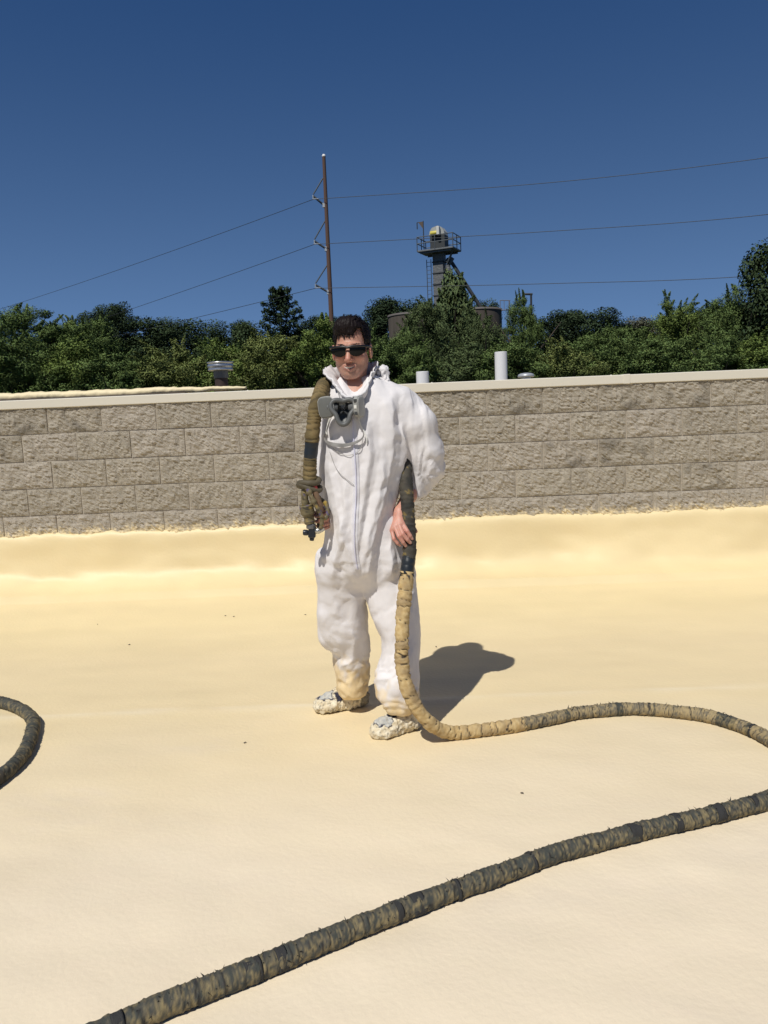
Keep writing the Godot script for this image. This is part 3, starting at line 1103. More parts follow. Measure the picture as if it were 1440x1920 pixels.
	for k in 2:
		var at: Vector3 = [Vector3(8.95, -5.5, -71), Vector3(3.6, -5.5, -71)][k]
		var rad: float = [2.3, 2.5][k]
		var top: float = [9.75, 9.58][k] + 5.5
		var bin := thing("storage_bin", ["round brown concrete storage bin under the slanting spout", "low round storage bin left of the ivy"][k], "storage bin", at, "storage bins beside the tower")
		var bg := Geo.new()
		var rows := [0.0, 5.0, 9.0, 11.0, 13.0, top - 0.25, top]
		for y in rows:
			for j in 65:
				var a := TAU * j / 64
				var s := 1.0 + 0.35 * bn.get_noise_2d(a * 3.0, y * 0.12) + 0.15 * bn.get_noise_2d(a * 9.0, y * 0.3)
				var wash := 1.0
				bg.vert(Vector3(cos(a) * rad, y, sin(a) * rad), Color(0.088 * s, 0.074 * s, 0.062 * s))
		for i in rows.size() - 1:
			for j in 64:
				var a := i * 65 + j
				bg.tri(a, a + 1, a + 65)
				bg.tri(a + 1, a + 66, a + 65)
		part("wall", bg.commit(), conc, bin)
		var rg := Geo.new()
		rg.lathe(Transform3D(Basis(), Vector3(0, top - 0.02, 0)), PackedVector2Array([Vector2(rad + 0.06, -0.1), Vector2(rad + 0.06, 0.06), Vector2(rad * 0.6, 0.12), Vector2(0.001, 0.2)]), 48)
		part("roof", rg.commit(), mat(lin(0.10, 0.09, 0.085), 0.7), bin)
	var fr := thing("steel_stair_frame", "thin steel stair landing frame at the right side of the bin", "frame", Vector3(11.35, 0, -70))
	for k in 5:
		var a: Array = [[Vector3(-0.35, 9.6, 0), Vector3(-0.35, 10.45, 0)], [Vector3(0.45, 4, 0), Vector3(0.45, 10.4, 0)], [Vector3(-0.35, 10.45, 0), Vector3(0.55, 10.4, 0)], [Vector3(-0.6, 9.6, 0), Vector3(0.5, 9.6, 0)], [Vector3(0.0, 9.6, 0), Vector3(0.0, 10.42, 0)]][k]
		var bg := Geo.new()
		bg.tube(PackedVector3Array(a), [[0.03, 0.055, 0.035, 0.045, 0.022][k]], 6)
		part("bar", bg.commit(), mat(lin(0.16, 0.15, 0.15), 0.6), fr)
	var hf := thing("steel_head_frame", "dark steel portal frame poking out of the bushy tree", "frame", Vector3(12.62, 0, -66))
	for k in 3:
		var a: Array = [[Vector3(-0.3, 3, 0), Vector3(-0.3, 10.35, 0)], [Vector3(0.33, 3, 0), Vector3(0.33, 10.3, 0)], [Vector3(-0.4, 10.36, 0), Vector3(0.45, 10.32, 0)]][k]
		var bg := Geo.new()
		bg.tube(PackedVector3Array(a), [0.09], 8)
		part("bar", bg.commit(), dark, hf)

# ------------------------------------------------------------------ the man
var trunk_s: Stack
var leg_r: Stack # his right leg, at the left of the picture
var leg_l: Stack
var n_cloth := facets(201, 4.2)
var n_cloth2 := facets(202, 11.0)
var n_soft := noise(203, 4.0, 2)

const ARM_L := [Vector3(0.085, 1.412, -3.300), Vector3(0.152, 1.310, -3.285), Vector3(0.180, 1.190, -3.305), Vector3(0.180, 1.110, -3.330), Vector3(0.130, 1.020, -3.300)]
const ARM_L_R := [0.072, 0.072, 0.070, 0.068, 0.043]
const ARM_R := [Vector3(-0.195, 1.412, -3.325), Vector3(-0.215, 1.300, -3.335), Vector3(-0.220, 1.160, -3.335), Vector3(-0.232, 1.035, -3.305)]
const ARM_R_R := [0.062, 0.060, 0.058, 0.047]

func setup_cloth() -> void:
	trunk_s = Stack.new([
		[1.520, -0.165, -0.010, -3.225, -3.360], [1.500, -0.185, 0.035, -3.212, -3.385], [1.477, -0.215, 0.078, -3.200, -3.405], [1.443, -0.240, 0.125, -3.180, -3.430],
		[1.398, -0.250, 0.140, -3.160, -3.445], [1.309, -0.254, 0.112, -3.142, -3.450], [1.197, -0.258, 0.097, -3.128, -3.450], [1.083, -0.256, 0.076, -3.122, -3.445],
		[0.969, -0.252, 0.048, -3.118, -3.445], [0.853, -0.262, 0.034, -3.118, -3.455], [0.760, -0.278, 0.060, -3.140, -3.465], [0.700, -0.284, 0.088, -3.172, -3.465], [0.650, -0.272, 0.088, -3.215, -3.450], [0.600, -0.230, 0.050, -3.285, -3.420]])
	leg_r = Stack.new([
		[0.760, -0.285, -0.110, -3.210, -3.450], [0.700, -0.296, -0.100, -3.220, -3.455], [0.588, -0.303, -0.091, -3.235, -3.465], [0.461, -0.312, -0.085, -3.262, -3.480], [0.369, -0.314, -0.087, -3.290, -3.490],
		[0.315, -0.292, -0.086, -3.315, -3.505], [0.284, -0.268, -0.086, -3.328, -3.512], [0.185, -0.256, -0.091, -3.345, -3.545], [0.125, -0.260, -0.090, -3.345, -3.560], [0.085, -0.252, -0.094, -3.355, -3.562], [0.065, -0.235, -0.105, -3.375, -3.550]])
	leg_l = Stack.new([
		[0.900, -0.060, 0.095, -3.215, -3.430], [0.797, -0.075, 0.106, -3.195, -3.430], [0.705, -0.094, 0.124, -3.185, -3.425], [0.590, -0.086, 0.138, -3.175, -3.410], [0.500, -0.077, 0.143, -3.160, -3.390],
		[0.397, -0.040, 0.143, -3.140, -3.365], [0.341, -0.045, 0.137, -3.128, -3.350], [0.273, -0.073, 0.127, -3.112, -3.335], [0.217, -0.087, 0.121, -3.105, -3.325], [0.161, -0.078, 0.115, -3.105, -3.320], [0.112, -0.052, 0.102, -3.120, -3.310], [0.092, -0.035, 0.085, -3.140, -3.295]])

func cloth_d(p: Vector3) -> float:
	var a := trunk_s.d(p)
	if p.y > 1.36:
		a = smax(a, -cone_d(p, Vector3(-0.106, 1.412, -3.150), Vector3(-0.108, 1.57, -3.225), 0.006, 0.088), 0.008)
	var d := a
	if p.y < 0.98:
		var l := smin(leg_r.d(p), leg_l.d(p), 0.014)
		d = smin(a, l, 0.075)
	if p.y > 0.9:
		d = smin(d, chain_d(p, ARM_L, ARM_L_R, 0.05), 0.05)
		d = smin(d, chain_d(p, ARM_R, ARM_R_R, 0.03), 0.022)
	return d

func spot(x: int, y: int, z: int) -> float:
	var h := (x * 374761393 + y * 668265263 + z * 1274126177) & 0x7fffffff
	h = ((h ^ (h >> 13)) * 1103515245) & 0x7fffffff
	h = h ^ (h >> 15)
	return (h & 0xffff) / 32767.5 - 1.0

# flat facets with sharp creases between them: random heights on a lattice, joined by planes
func paper(q: Vector3) -> float:
	var p := Vector3(q.x * 0.80 + q.y * 0.36 + q.z * 0.48, q.y * 0.86 - q.x * 0.48 + q.z * 0.16, q.z * 0.86 - q.x * 0.36 - q.y * 0.36)
	var b := p.floor()
	var f := p - b
	var i := Vector3i(b)
	var o := [0, 1, 2]
	if f[o[0]] < f[o[1]]:
		o = [1, 0, 2]
	if f[o[1]] < f[o[2]]:
		o = [o[0], o[2], o[1]]
	if f[o[0]] < f[o[1]]:
		o = [o[1], o[0], o[2]]
	var v := spot(i.x, i.y, i.z) * (1.0 - f[o[0]])
	i[o[0]] += 1
	v += spot(i.x, i.y, i.z) * (f[o[0]] - f[o[1]])
	i[o[1]] += 1
	v += spot(i.x, i.y, i.z) * (f[o[1]] - f[o[2]])
	i[o[2]] += 1
	return v + spot(i.x, i.y, i.z) * f[o[2]]

func crease(t: float) -> float: # sharp at the crest, broad in the valley
	return 1.0 - 2.0 * absf(t - floorf(t) - 0.5)

# long folds that hang from shoulder to crotch: [x at height, height ...], crest height, half width
const FOLDS := [
	[[1.45, 0.052], [1.30, 0.040], [1.15, 0.030], [1.00, -0.012], [0.85, -0.055], [0.72, -0.075], 0.020, 0.045],
	[[1.34, 0.085], [1.20, 0.080], [1.08, 0.062], [0.95, 0.030], [0.80, 0.012], [0.70, 0.02], 0.022, 0.038],
	[[1.36, -0.055], [1.20, -0.050], [1.05, -0.075], [0.90, -0.105], [0.75, -0.120], [0.68, -0.125], 0.013, 0.032],
	[[1.30, -0.195], [1.15, -0.205], [1.02, -0.195], [0.90, -0.175], [0.78, -0.150], [0.70, -0.140], 0.014, 0.034],
	[[1.12, -0.150], [1.00, -0.158], [0.92, -0.165], [0.85, -0.185], [0.76, -0.215], [0.70, -0.23], 0.012, 0.030],
	[[1.20, 0.005], [1.08, -0.010], [0.95, -0.045], [0.85, -0.075], [0.76, -0.095], [0.72, -0.1], 0.010, 0.024],
]

func cloth_fold(p: Vector3, nr: Vector3) -> float:
	var h := 0.0
	var front := clampf(nr.z * 1.6 + 0.2, 0.0, 1.0)
	var arm := clampf((maxf(p.x - (0.13 if p.y > 1.0 else 0.5), -0.27 - p.x)) / 0.07, 0.0, 1.0)
	if p.y > 0.64 and front > 0.0 and arm < 1.0:
		for f in FOLDS:
			var k := 0
			while k < 4 and p.y < f[k + 1][0]:
				k += 1
			var t: float = (f[k][0] - p.y) / (f[k][0] - f[k + 1][0])
			var ends := clampf((f[0][0] + 0.02 - p.y) / 0.10, 0.0, 1.0) * clampf((p.y - 0.66) / 0.06, 0.0, 1.0)
			if ends <= 0.0:
				continue
			var x: float = lerpf(f[k][1], f[k + 1][1], clampf(t, 0, 1)) + 0.006 * n_soft.get_noise_2d(p.y * 3.0, f[6] * 900.0)
			var q: float = (p.x - x) / f[7]
			# steeper on the right flank than on the left
			var w := 0.0
			if q > 0.0:
				w = maxf(0.0, 1.0 - q * 1.5)
			else:
				w = maxf(0.0, 1.0 + q)
			h += f[6] * w * ends * front * (1.0 - arm)
	# paper like facets: long on the body, tighter at elbows, knees and ankles
	var w1 := n_soft.get_noise_3dv(p * 1.6)
	var w2 := n_soft.get_noise_3dv(p * 1.6 + Vector3(31, 7, 3))
	var torso := clampf((p.y - 0.66) / 0.1, 0.0, 1.0) * (1.0 - arm)
	var joint := minf(1.0, clampf(1.0 - absf(p.y - 0.28) / 0.20, 0.0, 1.0) + arm * clampf(1.0 - absf(p.y - 1.10) / 0.14, 0.15, 1.0))
	var wp := Vector3(p.x + 0.035 * w1, p.y + 0.05 * w2, p.z + 0.03 * w1)
	var tall := lerpf(0.62, 0.42, torso)
	h += lerpf(0.016 - 0.007 * arm, 0.013, torso) * paper(Vector3(wp.x * 8.0, wp.y * 8.0 * tall, wp.z * 8.0))
	h += lerpf(0.0065, 0.011, joint) * paper(Vector3(wp.x * 17.0 + 7.0, wp.y * 17.0 * lerpf(tall, 0.9, joint), wp.z * 17.0))
	h += (0.0012 + 0.0022 * joint) * paper(Vector3(wp.x, wp.y, wp.z) * 34.0)
	# gathered ankles
	var ank := clampf(1.0 - absf(p.y - 0.13) / 0.09, 0.0, 1.0)
	h += ank * 0.007 * (crease(p.y * 17.0 + 1.2 * w2 + atan2(p.z + 3.35, p.x) * 0.8) - 0.4)
	return h

# the first point of the coverall met going back from z = -2.95 at x, y
func on_cloth(x: float, y: float, out := 0.0) -> Vector3:
	var p := Vector3(x, y, -2.95)
	for k in 60:
		var d := cloth_d(p)
		if d < 0.0005:
			break
		p.z -= d * 0.8
		if p.z < -3.5:
			break
	var e := 0.004
	var nr := Vector3(cloth_d(p + Vector3(e, 0, 0)) - cloth_d(p - Vector3(e, 0, 0)), cloth_d(p + Vector3(0, e, 0)) - cloth_d(p - Vector3(0, e, 0)), cloth_d(p + Vector3(0, 0, e)) - cloth_d(p - Vector3(0, 0, e))).normalized()
	return p + nr * (cloth_fold(p, nr) + out)

# ---- head, in its own axes: origin between the eyes' height and the ears, +z where the face looks
var head_t := Transform3D(Basis(Vector3.UP, deg_to_rad(-7.0)) * Basis(Vector3(1, 0, 0), deg_to_rad(2.0)), Vector3(-0.106, 1.628, -3.285))

var face_t := head_t * Transform3D(Basis.from_scale(Vector3(0.94, 1.0, 1.0)), Vector3.ZERO)

func head_d(p: Vector3) -> float:
	var ax := Vector3(absf(p.x), p.y, p.z)
	var d := ell_d(p, Vector3(0, 0.042, -0.018), Vector3(0.074, 0.088, 0.096))
	d = smin(d, ell_d(p, Vector3(0, -0.025, 0.030), Vector3(0.066, 0.078, 0.060)), 0.02)
	d = smin(d, cone_d(ax, Vector3(0.049, -0.045, 0.002), Vector3(0.020, -0.093, 0.056), 0.018, 0.020), 0.04)
	d = smin(d, ell_d(p, Vector3(0, -0.098, 0.066), Vector3(0.026, 0.020, 0.022)), 0.018)
	d = smin(d, cone_d(ax, Vector3(0.008, 0.016, 0.088), Vector3(0.048, 0.014, 0.070), 0.011, 0.010), 0.014)
	d = smin(d, ell_d(ax, Vector3(0.042, -0.031, 0.067), Vector3(0.024, 0.019, 0.024)), 0.018)
	# eye hollows, cheek furrows
	d = smax(d, -ell_d(ax, Vector3(0.031, -0.006, 0.101), Vector3(0.018, 0.011, 0.014)), 0.010)
	d = smin(d, cone_d(p, Vector3(0, 0.002, 0.090), Vector3(0, -0.040, 0.112), 0.0085, 0.0125), 0.010)
	d = smin(d, ell_d(ax, Vector3(0.013, -0.044, 0.099), Vector3(0.0085, 0.0075, 0.010)), 0.005)
	d = smax(d, -cone_d(ax, Vector3(0.020, -0.045, 0.101), Vector3(0.040, -0.068, 0.083), 0.0030, 0.0034), 0.008)
	# mouth: lips a little apart
	d = smin(d, ell_d(p, Vector3(0, -0.070, 0.082), Vector3(0.026, 0.014, 0.016)), 0.012)
	d = smin(d, cone_d(ax, Vector3(0, -0.0670, 0.0970), Vector3(0.029, -0.0620, 0.0825), 0.0036, 0.0020), 0.004)
	d = smin(d, cone_d(ax, Vector3(0, -0.0845, 0.0935), Vector3(0.028, -0.0680, 0.0825), 0.0042, 0.0020), 0.004)
	d = smax(d, -cone_d(ax, Vector3(0, -0.0760, 0.1000), Vector3(0.026, -0.0650, 0.0875), 0.0046, 0.0018), 0.002)
	# ears
	var er := ax - Vector3(0.079, -0.006, -0.008)
	var ed := ell_d(er, Vector3(0.004, 0, 0), Vector3(0.0085, 0.033, 0.019))
	ed = smax(ed, -ell_d(er, Vector3(0.014, 0.003, 0.005), Vector3(0.008, 0.020, 0.010)), 0.004)
	d = smin(d, ed, 0.006)
	# neck
	d = smin(d, cone_d(p, Vector3(0, -0.075, -0.022), Vector3(0, -0.21, -0.048), 0.055, 0.060), 0.024)
	d = smin(d, cone_d(ax, Vector3(0.052, -0.06, -0.02), Vector3(0.014, -0.165, 0.014), 0.010, 0.012), 0.02)
	return d

func head_colour(p: Vector3) -> Color:
	var skin := Color(0.50, 0.262, 0.185)
	var ax := absf(p.x)
	# ruddy nose and cheeks, shaved jaw
	var red := exp(-(pow(ax - 0.040, 2.0) + pow(p.y + 0.035, 2.0)) / 0.0006) * 0.5 + exp(-(p.x * p.x + pow(p.y + 0.035, 2.0)) / 0.0003) * 0.5
	skin = skin.lerp(Color(0.50, 0.205, 0.150), clampf(red, 0, 0.7))
	var beard := clampf((-0.045 - p.y) / 0.03, 0.0, 1.0) * clampf((p.y + 0.150) / 0.03, 0.0, 1.0) * clampf((p.z + 0.02) / 0.03, 0.0, 1.0)
	beard *= 0.8 + 0.5 * n_fine.get_noise_3dv(p * 40.0)
	skin = skin.lerp(Color(0.30, 0.175, 0.130), clampf(beard * 0.55, 0, 1))
	var m := pow(p.x / 0.030, 2.0) + pow((p.y + 0.0760 - 13.0 * p.x * p.x) / 0.0125, 2.0)
	if p.z > 0.07 and m < 1.0:
		skin = skin.lerp(Color(0.43, 0.18, 0.145), clampf((1.0 - m) * 3.0, 0, 0.6))
	if p.z > 0.085 and pow(p.x / 0.023, 2.0) + pow((p.y + 0.0742 - 13.0 * p.x * p.x) / 0.0036, 2.0) < 1.0:
		skin = Color(0.58, 0.52, 0.45) if p.y + 0.0752 - 13.0 * p.x * p.x > 0.0 else Color(0.10, 0.035, 0.03)
	var s := 1.0 + 0.05 * n_fine.get_noise_3dv(p * 12.0)
	return Color(skin.r * s, skin.g * s, skin.b * s)

# hands: wrist, then for each finger the joints from knuckle to tip
const HAND_L := [
	[Vector3(0.076, 0.906, -3.166), Vector3(0.092, 0.879, -3.139), Vector3(0.103, 0.860, -3.138), Vector3(0.111, 0.846, -3.144)],
	[Vector3(0.060, 0.903, -3.160), Vector3(0.073, 0.870, -3.130), Vector3(0.091, 0.846, -3.130), Vector3(0.103, 0.831, -3.138)],
	[Vector3(0.044, 0.895, -3.158), Vector3(0.057, 0.860, -3.128), Vector3(0.073, 0.835, -3.130), Vector3(0.084, 0.818, -3.140)],
	[Vector3(0.029, 0.882, -3.160), Vector3(0.036, 0.850, -3.137), Vector3(0.050, 0.831, -3.139), Vector3(0.062, 0.819, -3.148)],
]
const HAND_R := [
	[Vector3(-0.232, 0.962, -3.235), Vector3(-0.243, 0.957, -3.196), Vector3(-0.266, 0.950, -3.182), Vector3(-0.284, 0.948, -3.192)],
	[Vector3(-0.228, 0.943, -3.232), Vector3(-0.238, 0.937, -3.190), Vector3(-0.262, 0.930, -3.177), Vector3(-0.283, 0.928, -3.188)],
	[Vector3(-0.228, 0.924, -3.235), Vector3(-0.236, 0.918, -3.193), Vector3(-0.259, 0.911, -3.180), Vector3(-0.280, 0.909, -3.190)],
	[Vector3(-0.232, 0.907, -3.240), Vector3(-0.237, 0.901, -3.203), Vector3(-0.256, 0.895, -3.190), Vector3(-0.273, 0.893, -3.197)],
]

func hand_d(p: Vector3, fingers: Array, wrist: Vector3, elbow: Vector3, thumb: Array) -> float:
	var d := cone_d(p, elbow, wrist, 0.040, 0.027)
	d = smin(d, cone_d(p, wrist, (fingers[0][0] + fingers[1][0]) * 0.5, 0.024, 0.0125), 0.016)
	d = smin(d, cone_d(p, wrist, (fingers[2][0] + fingers[3][0]) * 0.5, 0.022, 0.012), 0.016)
	for k in 4:
		var f: Array = fingers[k]
		var r: float = [0.0092, 0.0096, 0.0090, 0.0078][k]
		d = smin(d, cone_d(p, wrist.lerp(f[0], 0.45), f[0], 0.011, r * 1.12), 0.007)
		var e := cone_d(p, f[0], f[1], r * 1.08, r)
		e = smin(e, cone_d(p, f[1], f[2], r, r * 0.9), 0.002)
		e = smin(e, cone_d(p, f[2], f[3], r * 0.9, r * 0.74), 0.002)
		d = smin(d, e, 0.0035)
	var th := cone_d(p, thumb[0], thumb[1], 0.013, 0.0115)
	th = smin(th, cone_d(p, thumb[1], thumb[2], 0.0112, 0.0105), 0.003)
	th = smin(th, cone_d(p, thumb[2], thumb[3], 0.0105, 0.008), 0.003)
	return smin(d, th, 0.009)

func body_d(p: Vector3) -> float:
	var d := maxf(trunk_s.d(p) + 0.034, p.y - 1.50)
	d = smin(d, cone_d(p, Vector3(-0.105, 1.50, -3.315), Vector3(-0.10, 1.42, -3.29), 0.058, 0.085), 0.03)
	d = smin(d, leg_r.d(p) + 0.030, 0.02)
	d = smin(d, leg_l.d(p) + 0.030, 0.02)
	d = smin(d, chain_d(p, ARM_L, [0.045, 0.045, 0.04, 0.04, 0.032], 0.02), 0.02)
	d = smin(d, chain_d(p, ARM_R, [0.045, 0.042, 0.038, 0.032], 0.02), 0.02)
	return d

func build_person() -> void:
	setup_cloth()
	var who := thing("person", "man in a baggy white coverall and black sunglasses holding a wrapped hose", "person", Vector3(-0.06, 0.0, -3.33))
	var off := -who.position
	var shift := func(g: Geo) -> Geo:
		for i in g.v.size():
			g.v[i] += off
		return g
	# skin: trunk and limbs coarse, head and hands fine, all one mesh
	var skin := Geo.new()
	var bod := nets(body_d, Vector3(-0.40, 0.04, -3.60), Vector3(0.30, 1.54, -3.02), 0.014)
	for i in bod.v.size():
		bod.c[i] = Color(0.48, 0.25, 0.175)
	skin.merge(bod)
	var hd := nets(head_d, Vector3(-0.098, -0.21, -0.125), Vector3(0.098, 0.145, 0.135), 0.0030)
	for i in hd.v.size():
		hd.c[i] = head_colour(hd.v[i])
		hd.v[i] = face_t * hd.v[i]
	skin.merge(hd)
	var wl := Vector3(0.066, 0.948, -3.208)
	var thumb_l := [Vector3(0.074, 0.935, -3.215), Vector3(0.098, 0.908, -3.222), Vector3(0.118, 0.884, -3.216), Vector3(0.130, 0.866, -3.204)]
	var hl := nets(hand_d.bind(HAND_L, wl, Vector3(0.165, 1.085, -3.345), thumb_l), Vector3(0.010, 0.80, -3.27), Vector3(0.145, 1.03, -3.115), 0.0030)
	for i in hl.v.size():
		var s := 1.0 + 0.10 * n_fine.get_noise_3dv(hl.v[i] * 14.0)
		var c := Color(0.53, 0.265, 0.20)
		for f in HAND_L:
			# redder knuckles, pale nails
			var kn: float = minf(hl.v[i].distance_to(f[1]), hl.v[i].distance_to(f[0]))
			c = c.lerp(Color(0.50, 0.19, 0.145), clampf(1.0 - kn / 0.014, 0.0, 0.6))
			var tip: Vector3 = f[3]
			if hl.v[i].distance_to(tip + Vector3(0.001, 0.001, 0.006)) < 0.0065:
				c = Color(0.60, 0.35, 0.28)
		hl.c[i] = Color(c.r * s, c.g * s, c.b * s)
	skin.merge(hl)
	var wr := Vector3(-0.236, 0.995, -3.290)
	var thumb_r := [Vector3(-0.240, 0.975, -3.265), Vector3(-0.262, 0.965, -3.240), Vector3(-0.282, 0.958, -3.222), Vector3(-0.296, 0.952, -3.205)]
	var hr := nets(hand_d.bind(HAND_R, wr, Vector3(-0.232, 1.09, -3.32), thumb_r), Vector3(-0.325, 0.87, -3.35), Vector3(-0.185, 1.09, -3.155), 0.0030)
	for i in hr.v.size():
		var s := 1.0 + 0.10 * n_fine.get_noise_3dv(hr.v[i] * 14.0)
		hr.c[i] = Color(0.50 * s, 0.25 * s, 0.185 * s)
	skin.merge(hr)
	var sm := mat(Color.WHITE, 0.52, true)
	sm.subsurf_scatter_enabled = true
	sm.subsurf_scatter_strength = 0.12
	part("body", shift.call(skin).commit(), sm, who)
	# coverall
	var cg := nets(cloth_d, Vector3(-0.36, 0.05, -3.60), Vector3(0.29, 1.54, -3.03), 0.0065)
	cg.normals()
	var h := PackedFloat32Array()
	for i in cg.v.size():
		h.append(cloth_fold(cg.v[i], cg.n[i]))
	for i in cg.v.size():
		var p := cg.v[i]
		var on := 0.07 * n_soft.get_noise_2d(p.x * 5.0, p.y * 4.0 + p.z) + 0.03 * n_soft.get_noise_3dv(p * 6.0)
		var over := smoothstep(0.0, 1.0, clampf(((0.30 if p.x < -0.07 else 0.24) + on - p.y) / 0.15, 0.0, 1.0))
		cg.c[i] = Color(0.71, 0.685, 0.69).lerp(Color(0.74, 0.575, 0.32), over * 0.92)
		cg.v[i] = p + cg.n[i] * h[i]
	cg.n = PackedVector3Array()
	var tm := mat(Color.WHITE, 0.8, true)
	tm.metallic_specular = 0.25
	tm.backlight = Color(0.36, 0.335, 0.33)
	relief(tm, noise(205, 0.05, 3), 256, 9.0, 0.03)
	part("coverall", shift.call(cg).commit(), tm, who)
	# zip placket
	var zp := []
	for e in [[1.415, -0.107], [1.36, -0.108], [1.30, -0.109], [1.24, -0.108], [1.18, -0.106], [1.12, -0.106], [1.06, -0.108], [1.00, -0.113], [0.94, -0.119], [0.88, -0.124], [0.82, -0.126], [0.77, -0.124], [0.73, -0.118]]:
		zp.append(e)
	var zg := Geo.new()
	var tg := Geo.new()
	var prev := -1
	for i in 140:
		var t := i / 139.0 * (zp.size() - 1.001)
		var k := int(t)
		var y: float = lerpf(zp[k][0], zp[k + 1][0], t - k)
		var x: float = lerpf(zp[k][1], zp[k + 1][1], t - k)
		var a := on_cloth(x - 0.013, y, 0.002)
		var m := on_cloth(x, y, 0.005)
		var b := on_cloth(x + 0.013, y, 0.002)
		var i0 := zg.vert(a + Vector3(0, 0, -0.004))
		zg.vert(a)
		zg.vert(m)
		zg.vert(b)
		zg.vert(b + Vector3(0, 0, -0.004))
		tg.v.append(m + Vector3(0, 0, 0.0015))
		if prev >= 0:
			for q in 4:
				zg.tri(prev + q, i0 + q, prev + q + 1)
				zg.tri(prev + q + 1, i0 + q, i0 + q + 1)
		prev = i0
	var pk := part("zip_placket", shift.call(zg).commit(), mat(lin(0.68, 0.665, 0.70), 0.7), who)
	var tooth := Geo.new()
	tooth.tube(tg.v, [0.0028], 5)
	part("zip", shift.call(tooth).commit(), mat(lin(0.64, 0.63, 0.76), 0.4), pk)
	# stand up collar, flaring open
	var co := Geo.new()
	var cn := noise(206, 9.0, 2)
	var M := 110
	for i in M + 1:
		var t := lerpf(-1.0, 1.0, float(i) / M)
		var u := absf(t)
		var sd := signf(t)
		var a := u * PI
		var fr := smoothstep(0.50, 1.0, u)
		var base := Vector3(-0.106 + sd * sin(a) * lerpf(0.070, 0.066, fr), lerpf(1.520, 1.428, fr), -3.305 - cos(a) * 0.078 + 0.072 * fr)
		var dir := Vector3(sd * sin(a), 0, -cos(a) * (1.0 - fr) + 0.25 * fr).normalized()
		var tall := lerpf(0.050, 0.010, smoothstep(0.45, 0.95, u)) * (1.0 + 0.25 * cn.get_noise_2d(t * 2.0, 2.0)) * (1.18 if sd > 0 else 1.0)
		var flare := lerpf(0.018, 0.026, fr) + 0.010 * cn.get_noise_2d(t * 2.2, 9.0) + 0.014 * exp(-pow((u - 0.55) / 0.16, 2.0))
		var top := base + Vector3(0, tall, 0) + dir * flare
		if sd < 0.0:
			top += dir * 0.022 * exp(-pow((u - 0.60) / 0.13, 2.0)) - Vector3(0, 0.008, 0) * exp(-pow((u - 0.60) / 0.13, 2.0))
		var lip := top + dir * 0.006 + Vector3(0, -0.007, 0)
		var low := base + dir * lerpf(0.010, 0.026, fr) + Vector3(0, -0.020, 0)
		var row := [base - dir * 0.002 + Vector3(0, -0.03, 0), base, base.lerp(top, 0.35) - dir * 0.003, base.lerp(top, 0.7) + dir * 0.002, top, lip, lip.lerp(low, 0.3) - dir * 0.003, lip.lerp(low, 0.65) - dir * 0.002, low]
		for q in row.size():
			var w: Vector3 = row[q]
			w += dir * (0.004 * cn.get_noise_3dv(w * 2.0) + 0.005 * (1.0 - fr * 0.6) * (crease(t * 4.3 + q * 0.13 + cn.get_noise_2d(t * 2.0, q * 2.0) * 0.4) - 0.5) * minf(1.0, q / 3.0))
			co.vert(w, Color(0.70, 0.675, 0.68))
	for i in M:
		for q in 8:
			var a := i * 9 + q
			co.tri(a, a + 9, a + 1)
			co.tri(a + 1, a + 9, a + 10)
	part("collar", shift.call(co).commit(), tm, who)
	# hood lying bunched at the nape, its folds showing beside his left cheek
	var hood := nets(func(p: Vector3) -> float:
		var d := cone_d(p, Vector3(-0.02, 1.512, -3.345), Vector3(0.022, 1.535, -3.315), 0.026, 0.030)
		d = smin(d, cone_d(p, Vector3(-0.17, 1.50, -3.37), Vector3(-0.04, 1.505, -3.40), 0.034, 0.036), 0.02)
		d = smin(d, cone_d(p, Vector3(0.022, 1.540, -3.315), Vector3(0.030, 1.500, -3.285), 0.022, 0.018), 0.012)
		return d, Vector3(-0.24, 1.44, -3.46), Vector3(0.09, 1.60, -3.24), 0.005)
	hood.normals()
	for i in hood.v.size():
		var p := hood.v[i]
		hood.v[i] += hood.n[i] * (0.007 * n_cloth2.get_noise_3dv(p * 1.6) + 0.010 * (crease(p.x * 14.0 + p.y * 9.0 + n_soft.get_noise_3dv(p * 5.0)) - 0.4))
		hood.c[i] = Color(0.68, 0.655, 0.66)
	hood.n = PackedVector3Array()
	part("hood", shift.call(hood).commit(), tm, who)
	build_hair(who, shift)
	build_glasses(who, shift)
	build_shoes(who, shift)

